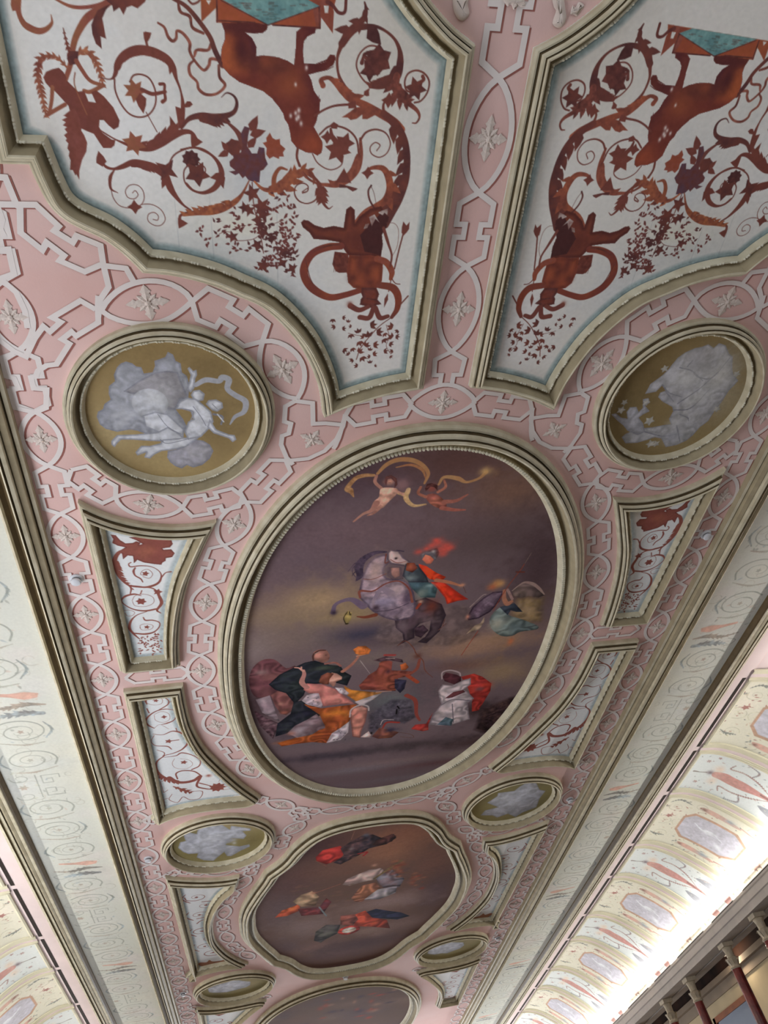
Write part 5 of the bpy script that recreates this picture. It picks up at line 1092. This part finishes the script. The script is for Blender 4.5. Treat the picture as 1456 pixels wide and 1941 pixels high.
def paint_p3():
    c = base_panel(p3_left, 73, 800)
    scroll_fill(c, p3_left, 3, -.555, -.44, 2.42, 2.96, 8); beast_small(c, 0, (-.47, 2.36)); beast_small(c, 0, (-.48, 3.02), 1.1, 1, -1)
    return c


def paint_p4():
    c = base_panel(p4_left, 74, 500)
    scroll_fill(c, p4_left, 5, -.555, -.46, 3.65, 4.0, 5); c.pol(np.array([(-.52, 3.60), (-.47, 3.56), (-.42, 3.545), (-.38, 3.55), (-.41, 3.57), (-.45, 3.60), (-.5, 3.63)]), SP, SP2)
    return c


PANELS = [(paint_p1, p1_left, 'first tapering scroll panel on the %s of the great oval, with a winged sphinx'),
          (paint_p2, p2_left, 'second tapering scroll panel on the %s of the great oval, with a running figure'),
          (paint_p3, p3_left, 'wavy-edged scroll panel on the %s of the four-lobed painting, with brown beasts'),
          (paint_p4, p4_left, 'far tapering scroll panel on the %s, beyond the third medallion')]
for fn, pth, lb in PANELS:
    c = fn()
    for sd, sx in (('left', 1), ('right', -1)):
        pp = pth if sx == 1 else tf(pth, (-1, 1), rev=True)
        e = framed('painted_side_panel', pp, lb % sd, 'painted panel', 'tapering scroll panels')
        c.build('painted_field', flat(), loop(inset(orient(pth), .026)), e, flip=sx == -1)

# ------------------------------------------------------------------ pale grotesque bands between the rails
def paint_band():
    c = Cv(.701, .880, .35, 5.2, 620, (206, 208, 198), 81, 1.15); c.ks = 1.15; r = np.random.RandomState(12)
    GL, GL2, SA, BL = (168, 172, 160), (150, 154, 144), (214, 172, 152), (160, 172, 176)
    for _ in range(90): c.blob((r.uniform(.71, .88), r.uniform(.3, 5.2)), r.uniform(20, 60), r.uniform(20, 60), [(212, 210, 206), (214, 212, 196), (196, 200, 196), (214, 206, 202)][r.randint(4)], .5)
    for _ in range(420):
        v = r.uniform(.36, 5.15); u = r.uniform(.735, .865)
        if r.rand() < .6:
            t = np.linspace(0, 1, 8); a0 = r.uniform(0, 6.28); rr = r.uniform(.008, .024) * (1 - .6 * t); sg = r.choice([-1, 1]); c.st(np.stack([u + rr * np.cos(a0 + sg * t * 5), v + rr * np.sin(a0 + sg * t * 5)], -1), [1.6, .8], GL, (186, 176, 160), alpha=.7)
        else: c.leaf((u, v), r.uniform(0, 6.3), r.uniform(8, 18), r.uniform(2, 4), [GL2, (196, 176, 160), BL, (190, 190, 168)][r.randint(4)], alpha=.5)
    v = .40; i = 0
    while v < 5.1:
        k = i % 7
        if k in (0, 1, 3, 4, 6):
            u = .805 + r.uniform(-.008, .008); t = np.linspace(0, 1, 14); a0 = (math.pi if i % 2 else 0) - .6; sg = 1 if i % 2 else -1
            for sc_, tu, ww in ((1., 7.2, 2.4), (.55, 5.5, 1.2)):
                rr = .058 * sc_ * (1 - .55 * t); an = a0 + sg * t * tu; c.st(np.stack([u + rr * np.cos(an), v + .75 * rr * np.sin(an)], -1), [ww * 1.5, ww, ww, ww * .6], GL, GL2)
            c.star((u, v), 8, 5, (196, 176, 160), GL); c.leafy(np.array([(u + .05 * sg, v - .03), (u + .062 * sg, v), (u + .045 * sg, v + .03)]), [2, 5, 2], -sg, GL2, BL)
            c.leafy(np.array([(u - .05 * sg, v + .035), (u, v + .05), (u + .04 * sg, v + .045)]), [2, 5, 2], sg, (190, 176, 160), GL)
            v += .112
        elif k == 2:
            c.pol(np.array([(.745, v - .03), (.77, v - .038), (.80, v - .036), (.84, v - .043), (.84, v - .036), (.80, v - .024), (.775, v - .012), (.75, v - .016)]), SA, (204, 160, 144)); c.blob((.765, v - .022), 12, 8, (226, 180, 160), .7)
            c.leafy(np.array([(.74, v + .01), (.78, v + .004), (.82, v + .012), (.86, v + .0)]), [4, 12, 7, 2], 0, (140, 138, 130), (172, 156, 140)); c.leafy(np.array([(.75, v + .04), (.79, v + .034), (.84, v + .04)]), [10, 14, 3], 0, (136, 134, 130), BL)
            c.st(np.array([(.84, v + .02), (.865, v + .03), (.85, v + .05), (.825, v + .04)]), [1.5], GL2); v += .10
        else:
            for s_ in (-1, 1): c.st(np.array([(.762, v + .03 * s_), (.762, v + .045 * s_), (.80, v + .045 * s_), (.80, v + .012 * s_), (.778, v + .012 * s_), (.778, v + .03 * s_), (.788, v + .03 * s_)]), [1.6], GL2, n=1)
            c.st(np.array([(.812, v - .05), (.812, v + .05)]), [1.8], GL2, n=1); c.star((.845, v), 12, 6, (200, 168, 150), GL)
            for s_ in (-1, 1):
                t = np.linspace(0, 1, 10); c.st(np.stack([.845 + .022 * (1 - .7 * t) * np.cos(t * 7), v + .04 * s_ + .018 * (1 - .7 * t) * np.sin(t * 7)], -1), [2, 1], GL, GL2)
            v += .105
        i += 1
    return c


cbd = paint_band()
for sd, sx in (('left', -1), ('right', 1)):
    o = cbd.build('painted_frieze', flat(-.0010), None, None, flip=sx == -1)
    tag(o, 'long pale painted band of grey-green scrolls between the %s-hand rails' % sd, 'painted frieze', 'pale scroll bands')
    v = W(np.array([(sx * .701, V0), (sx * .88, V0), (sx * .88, .36), (sx * .701, .36)]), -.0009)
del cbd

# ------------------------------------------------------------------ painted coves: bays, ribs, air slots, lamps
WD, NW, B0 = .363, .265, 2.212
bays = []
v = B0 - WD - NW
while v < 5.2:
    bays.append((v, v + WD, 'wide')); v += WD
    bays.append((v, v + NW, 'narrow')); v += NW
# order: wide first from 1.584 means the narrow bay 1.947-2.212 follows it
M_RIB = mat('cove_rib_stucco', (216, 210, 186), .7, .12, 4); M_SLOT = mat('dark_air_slot', (38, 28, 24), .9); M_OCT = mat('terracotta_fillet', (206, 168, 140), .8, .1, 8)
HW_W, HW_N = WD / 2 - .022, NW / 2 - .022


def paint_wide(seed):
    c = Cv(.012, .455, -HW_W, HW_W, 560, (226, 220, 196), seed, .95, .72); r = np.random.RandomState(seed)
    for _ in range(10): c.blob((r.uniform(0, .45), r.uniform(-HW_W, HW_W)), 50, 40, [(238, 230, 204), (226, 222, 200), (240, 226, 206)][r.randint(3)], .6)
    YG, GY, TR, SK, BL = (206, 200, 160), (150, 152, 142), (186, 128, 112), (232, 190, 168), (150, 172, 184)
    for s_, v_ in [(.06, -.09), (.06, .09), (.10, 0), (.34, -.10), (.36, .10), (.40, 0), (.13, .125), (.13, -.12), (.30, .125), (.30, -.13), (.05, 0), (.25, .13)]:
        t = np.linspace(0, 1, 12); a0 = r.uniform(0, 6.28); rr = .026 * (1 - .75 * t); sg = r.choice([-1, 1]); c.st(np.stack([s_ + rr * np.cos(a0 + sg * t * 8), v_ + rr * np.sin(a0 + sg * t * 8)], -1), [2.6, 1.6, 1], (178, 176, 150), YG); c.star((s_, v_), 5, 5, TR, YG)
    for _ in range(150):
        c.leaf((r.uniform(.02, .43), r.uniform(-HW_W, HW_W)), r.uniform(0, 6.3), r.uniform(6, 16), 2.4, [YG, GY, (214, 190, 160), TR][r.randint(4)])
    c.star((.055, -.03), 13, 5, TR, (168, 110, 100), .3); c.st(np.array([(.035, -.03), (.075, -.035)]), [3], TR); c.leafy(np.array([(.025, .08), (.05, .10), (.08, .10)]), [3, 8, 2], 0, GY, (120, 124, 116)); c.leafy(np.array([(.03, -.12), (.06, -.135), (.10, -.12)]), [3, 7, 2], 0, GY, (128, 130, 122))
    for sg in (-1, 1):
        y = sg * .118; c.pol(np.array([(.13, y - .006), (.15, y - .012), (.19, y - .010), (.23, y - .004), (.26, y + .004), (.25, y + .012), (.20, y + .012), (.15, y + .010)]), SK, (214, 160, 140), sm=True); c.blob((.14, y), 8, 7, (150, 110, 96), .9); c.blob((.22, y), 16, 9, BL, .8); c.st(np.array([(.26, y), (.30, y * .95), (.33, y * 1.05)]), [8, 6, 3], SK, TR)
    oc = np.array([(.098, -.045), (.125, -.082), (.262, -.082), (.305, -.045), (.305, .045), (.262, .082), (.125, .082), (.098, .045)])
    c.pol(oc, (212, 166, 132), (200, 152, 120)); c.pol(oc * [.93, .86] + [.0143, 0], (204, 200, 212), (196, 192, 206)); c.blob((.19, -.01), 22, 12, (232, 236, 240), .8); c.blob((.24, .035), 18, 10, (236, 240, 244), .85, .6); c.st(np.array([(.14, -.03), (.17, -.01), (.2, -.02), (.24, 0)]), [5, 8, 8, 3], (222, 226, 232)); c.st(np.array([(.17, .02), (.21, .0), (.25, .01)]), [2, 3, 1], (170, 172, 184))
    for x, y in ((.33, -.03), (.345, .02), (.35, -.005), (.335, .045)): c.leafy(np.array([(x, y - .02), (x + .015, y), (x, y + .02)]), [6, 12, 5], 0, (176, 128, 108), (150, 120, 108))
    return c


def paint_narrow(seed):
    c = Cv(.012, .455, -HW_N, HW_N, 560, (218, 224, 222), seed, .95, .72); r = np.random.RandomState(seed)
    for _ in range(8): c.blob((r.uniform(0, .45), r.uniform(-HW_N, HW_N)), 50, 40, [(230, 236, 234), (220, 228, 226), (236, 236, 226)][r.randint(3)], .6)
    TR, TR2, GY = (178, 122, 114), (156, 110, 110), (146, 150, 156)
    c.st(np.array([(.035, 0), (.055, .004), (.075, .0)]), [12, 4, 7], (150, 140, 130)); c.blob((.085, -.002), 9, 9, (140, 120, 128), .95); c.pol(np.array([(.095, -.012), (.13, -.022), (.15, -.018), (.19, -.016), (.24, -.008), (.30, -.004), (.30, .006), (.24, .012), (.19, .024), (.15, .024), (.12, .018), (.095, .012)]), (222, 158, 144), (206, 138, 130), sm=True)
    c.blob((.105, -.03), 12, 18, (240, 208, 180), .8); c.blob((.105, .035), 12, 20, (238, 210, 186), .8); c.st(np.array([(.24, 0), (.30, .004), (.35, .0)]), [12, 8, 5], TR, TR2)
    for sg in (-1, 1):
        c.leafy(np.array([(.28, .0), (.22, sg * .04), (.17, sg * .055), (.13, sg * .05), (.135, sg * .075)]), [3, 4, 4, 4, 2], 0, TR, (176, 150, 140), lo=.2); c.leafy(np.array([(.19, sg * .05), (.20, sg * .085), (.16, sg * .10)]), [3, 4, 2], 0, TR, GY)
        c.star((.06, sg * .06), 9, 6, (206, 160, 150), (170, 184, 190)); c.star((.085, sg * .085), 7, 5, (200, 150, 140), (176, 188, 190)); c.pol(np.array([(.25, sg * .05), (.29, sg * .075), (.335, sg * .06), (.34, sg * .045), (.30, sg * .04)]), (172, 168, 176), (150, 152, 160), sm=True)
        c.pol(np.array([(.31, sg * .07), (.33, sg * .09), (.38, sg * .07), (.40, sg * .04), (.36, sg * .035), (.34, sg * .05)]), (214, 156, 144), (180, 130, 124), sm=True); c.st(np.array([(.38, sg * .06), (.41, sg * .075), (.42, sg * .05)]), [6, 5, 3], TR2)
    for _ in range(70): c.leaf((r.uniform(.02, .43), r.choice([-1, 1]) * r.uniform(.028, HW_N)), r.uniform(0, 6.3), r.uniform(5, 12), 2.2, [(170, 180, 182), (196, 170, 160), (176, 176, 168)][r.randint(3)])
    return c


cw, cn = paint_wide(91), paint_narrow(92)
proto = {}


def copy_at(o, parent, dy):
    k = o.copy(); C.objects.link(k); k.parent = parent; k.matrix_parent_inverse = Matrix.Identity(4); k.location = (0, 0, 0); return k


def local(o, origin):
    """move a mesh's points so that its parent's origin is its own"""
    o.data.transform(Matrix.Translation(-Vector(origin))); o.matrix_parent_inverse = Matrix.Identity(4)


def rib(sx, v0, hw=.0225):
    ss = np.linspace(.004, CL, 44); pr = [(-hw, -.001), (-hw, .003), (-hw * .72, .0062), (-hw * .60, .0035), (-hw * .42, .0058), (-hw * .38, .0030), (hw * .38, .0030), (hw * .42, .0058), (hw * .60, .0035), (hw * .72, .0062), (hw, .003), (hw, -.001)]
    rows = np.array([cove_pt(ss, v0 + a, sx, b) for a, b in pr]); n = len(ss); v = rows.reshape(-1, 3); f = []; mi = []
    for j in range(len(pr) - 1):
        for i in range(n - 1): f.append((j * n + i, j * n + i + 1, (j + 1) * n + i + 1, (j + 1) * n + i)); mi.append(1 if j == 5 else 0)
    return v, f, mi


def box(x0, x1, y0, y1, z0, z1):
    v = [(x, y, z) for z in (z0, z1) for y in (y0, y1) for x in (x0, x1)]
    return v, [(0, 1, 3, 2), (4, 6, 7, 5), (0, 4, 5, 1), (2, 3, 7, 6), (0, 2, 6, 4), (1, 5, 7, 3)]


M_LAMP = mat('white_lamp_housing', (228, 226, 220), .5); M_GLOW = glow_mat('lamp_diffuser_glow', (255, 252, 240), 6.)
tn = 7
ORD = ['first', 'second', 'third', 'fourth', 'fifth', 'sixth', 'seventh', 'eighth', 'ninth', 'tenth', 'eleventh']
for sx, sd in ((-1, 'left'), (1, 'right')):
    cnt = {'wide': 0, 'narrow': 0}
    for v0, v1, ty in bays:
        if sx < 0 and v1 < 1.9: continue
        m = (v0 + v1) / 2; k = cnt[ty]; cnt[ty] += 1; hw = HW_W if ty == 'wide' else HW_N
        nth = ORD[k]
        what = '%s cove bay with lilac octagon' % sd if ty == 'wide' else '%s cove bay with a standing figure' % sd
        e = empty('cove_painting', (sx * .98 * S, m * S, HC), what + ', %s of its kind from the near end' % nth, 'cove painting', 'painted cove bays on the %s' % sd)
        key = (ty, sx)
        if key not in proto:
            o = (cw if ty == 'wide' else cn).build('painted_field', lambda U, V: cove_pt(U, V + m, sx, .0012).astype(float), None, e)
            local(o, e.location)
            ps = [o]
            # moulded edge round the bay
            t = .0075; ss = np.linspace(.008, .452, 40); v, f = [], []
            for a, b in ((-hw, -hw + t), (hw - t, hw)):
                k0 = len(v); rows = [cove_pt(ss, m + q, sx, z_) for q, z_ in ((a, .0), (a, .004), ((a + b) / 2, .0055), (b, .004), (b, .0))]
                v += [p_ for rr in rows for p_ in rr]
                for j in range(4):
                    for i in range(39): f.append((k0 + j * 40 + i, k0 + j * 40 + i + 1, k0 + (j + 1) * 40 + i + 1, k0 + (j + 1) * 40 + i))
            k0 = len(v); yy = np.linspace(-hw, hw, 8)
            for s_, z_ in ((.008, 0), (.008, .004), (.0125, .0055), (.017, .004), (.017, 0)): v += [cove_pt(s_, m + y, sx, z_) for y in yy]
            for j in range(4):
                for i in range(7): f.append((k0 + j * 8 + i, k0 + j * 8 + i + 1, k0 + (j + 1) * 8 + i + 1, k0 + (j + 1) * 8 + i))
            o = link('moulding', mesh('moulding', v, f), e, (M_RIB,)); local(o, e.location); ps.append(o)
            proto[key] = ps
        else:
            for o in proto[key]: copy_at(o, e, 0)
        # dark air slot above the bay
        v, f = box(sx * .9665 * S, sx * .9765 * S, (v0 + .012) * S, (v1 - .012) * S, HC - .0012 * S, HC - .0004 * S)
        o = link('air_slot', mesh('air_slot', v, f), None, (M_SLOT,)); tag(o, 'dark air slot above the %s %s bay on the %s' % (nth, 'octagon' if ty == 'wide' else 'figure', sd), 'air slot', 'air slots along the %s cove' % sd)
        v, f, mi = rib(sx, v0); o = link('trim_%d' % tn, mesh('cove_rib', v, f, mi), None, (M_RIB, M_LILAC)); o['kind'] = 'structure'; tn += 1
        # lamp trough on the cornice, one to a bay
        hl = .095 if ty == 'narrow' else .135
        e = empty('cornice_lamp', (sx * 1.268 * S, m * S, HC - .222 * S), 'white strip lamp on the %s cornice under the %s %s bay' % (sd, nth, 'octagon' if ty == 'wide' else 'figure'), 'strip lamp', 'strip lamps along the %s cornice' % sd)
        for nm, bx_, mm in (('housing', (1.2625, 1.2685, -hl, hl, -.2225, -.2165), M_LAMP), ('edge_rail', (1.2590, 1.2605, -hl, hl, -.2225, -.2205), M_SLOT), ('diffuser', (1.2685, 1.2765, -hl * .96, hl * .96, -.2225, -.2185), M_GLOW)):
            v, f = box(sx * bx_[0] * S, sx * bx_[1] * S, (m + bx_[2]) * S, (m + bx_[3]) * S, HC + bx_[4] * S, HC + bx_[5] * S)
            link(nm, mesh(nm, v, f), e, (mm,))
del cw, cn

# ------------------------------------------------------------------ the arcade under the right-hand cornice
M_RED = mat('red_marble', (122, 48, 44), .25, 0, 9, col2=(84, 30, 32), spec=.5); M_CAP = mat('pale_stone_capital', (196, 184, 164), .8, .2, 20)
M_DKP = mat('dark_painted_panel', (66, 42, 30), .8, 0, 1.4, col2=(24, 17, 17), spec=.1); M_FRZ = mat('grey_brown_frieze', (150, 134, 116), .8, .2, 2); M_GLS = mat('grey_blue_panel', (130, 140, 158), .5, .1, 1)
M_WOOD = mat('orange_brown_wood', (150, 84, 40), .5, .3, 6); M_CHR = mat('lamp_metal', (60, 56, 54), .4)
ZS = ZC + .7165 * S
cp = None
cols = [B0 - WD - NW, B0 - NW, B0, B0 + WD, B0 + WD + NW, B0 + 2 * WD + NW, B0 + 2 * WD + 2 * NW, B0 + 3 * WD + 2 * NW, B0 + 3 * WD + 3 * NW]
for i, y in enumerate(cols):
    e = empty('column', (1.293 * S, y * S, 0), 'slender red marble column under the right cornice, %s from the near end' % ORD[i], 'column', 'red marble columns')
    if cp is None:
        r_ = .018 * S; zt = ZS; cp = []
        v, f = lathe([(r_ * .92, ZC + .640 * S), (r_ * .98, ZC + .3 * S), (r_, .25)]); cp.append(('shaft', mesh('shaft', v, f, smooth=True), M_RED))
        v, f = lathe([(r_ * .95, ZC + .634 * S), (r_ * 1.15, ZC + .638 * S), (r_ * .95, ZC + .642 * S), (r_ * .80, ZC + .652 * S), (r_ * 1.05, ZC + .668 * S), (r_ * .75, ZC + .672 * S), (r_ * .80, ZC + .690 * S), (r_ * 1.0, ZC + .700 * S), (r_ * .9, ZC + .703 * S)], 16)
        for q in range(8):
            a = q * math.pi / 4; d = np.array([math.cos(a), math.sin(a)]); n = np.array([-d[1], d[0]]); b = len(v)
            for t, o_, w_ in ((.645, .85, .30), (.658, 1.10, .34), (.668, 1.35, .2), (.665, 1.5, .0)):
                for s_ in (-1, 1): p_ = d * r_ * o_ + n * r_ * w_ * s_; v.append((p_[0], p_[1], ZC + t * S))
            f += [(b, b + 2, b + 3, b + 1), (b + 2, b + 4, b + 5, b + 3), (b + 4, b + 6, b + 7, b + 5)]
        bv, bf = box(-r_ * 1.15, r_ * 1.15, -r_ * 1.15, r_ * 1.15, ZC + .703 * S, zt + .001); k0 = len(v); v += bv; f += [tuple(q + k0 for q in t) for t in bf]
        cp.append(('capital', mesh('capital', v, f), M_CAP))
        v, f = lathe([(r_ * 1.1, .27), (r_ * 1.4, .22), (r_ * 1.2, .18), (r_ * 1.6, .12), (r_ * 1.6, 0)]); cp.append(('base', mesh('base', v, f, smooth=True), M_CAP))
        for nm, me, mm in cp: me.materials.append(mm)
    for nm, me, mm in cp:
        o = bpy.data.objects.new(nm, me); C.objects.link(o); o.parent = e
XB = 1.749
for nm, z0, z1, d_, mm, lb, ct in (('painted_frieze', .828, .966, .010, M_DKP, 'dark brown painted band high behind the red columns', 'painted frieze'), ('wall_moulding', .806, .828, .030, M_FRZ, 'cream moulding under the dark painted band behind the columns', 'moulding'), ('painted_frieze', .768, .806, .008, M_FRZ, 'grey-brown frieze under the cream moulding behind the columns', 'painted frieze')):
    v, f = box((XB - d_) * S, XB * S, .9 * S, 5.6 * S, ZC + z0 * S, ZC + z1 * S); o = link(nm, mesh(nm, v, f), None, (mm,)); tag(o, lb, ct)
# pictures and pale panel on the wall behind
def framed_pic(y0, y1, z0, z1, lb, mf, mi_):
    e = empty('picture', (XB * S, (y0 + y1) / 2 * S, ZC + z0 * S), lb, 'picture'); t = .022
    v, f = [], []
    for a in ((y0, y1, z0, z0 + t), (y0, y1, z1 - t, z1), (y0, y0 + t, z0, z1), (y1 - t, y1, z0, z1)):
        bv, bf = box((XB - .016) * S, XB * S, a[0] * S, a[1] * S, ZC + a[2] * S, ZC + a[3] * S); k0 = len(v); v += bv; f += [tuple(q + k0 for q in t_) for t_ in bf]
    link('picture_frame', mesh('picture_frame', v, f), e, (mf,)); v, f = box((XB - .008) * S, XB * S, (y0 + t) * S, (y1 - t) * S, ZC + (z0 + t) * S, ZC + (z1 - t) * S); link('picture_field', mesh('picture_field', v, f), e, (mi_,))
framed_pic(3.62, 4.00, .45, .715, 'wood-framed pale picture on the wall behind the red columns', M_WOOD, M_GLS)
framed_pic(2.72, 3.14, .30, .735, 'large grey-blue picture in a dark frame behind the nearer columns', M_DKP, M_GLS)
framed_pic(2.08, 2.52, .45, .760, 'dark picture in an orange-brown frame beside the nearest column in view', M_WOOD, M_DKP)
XL, YL, ZL = 1.685 * S, 3.545 * S, ZC + .878 * S
e = empty('spot_lamp', (XL, YL, ZL), 'small bright spotlight on the dark wall between two red columns', 'spotlight')
for nm, pr, mm in (('lamp_body', [(.0, .10), (.05, .08), (.06, -.04), (.085, -.12), (.08, -.125)], M_CHR), ('bulb', [(.074, -.108), (.0, -.118)], glow_mat('spot_bulb_glow', (255, 240, 215), 14.))):
    v, f = lathe(pr); o = link(nm, mesh(nm, v, f, smooth=True), None, (mm,)); o.parent = e
v, f = box(-.008, 1.7385 * S - XL, -.008, .008, .04, .056); o = link('wall_arm', mesh('wall_arm', v, f), None, (M_CHR,)); o.parent = e
d = bpy.data.lights.new('spot_lamp_light', 'POINT'); d.energy = 12; d.color = (1, .85, .65); d.shadow_soft_size = .05
o = bpy.data.objects.new('spot_lamp_light', d); C.objects.link(o); o.location = (XL, YL, ZL - .2)
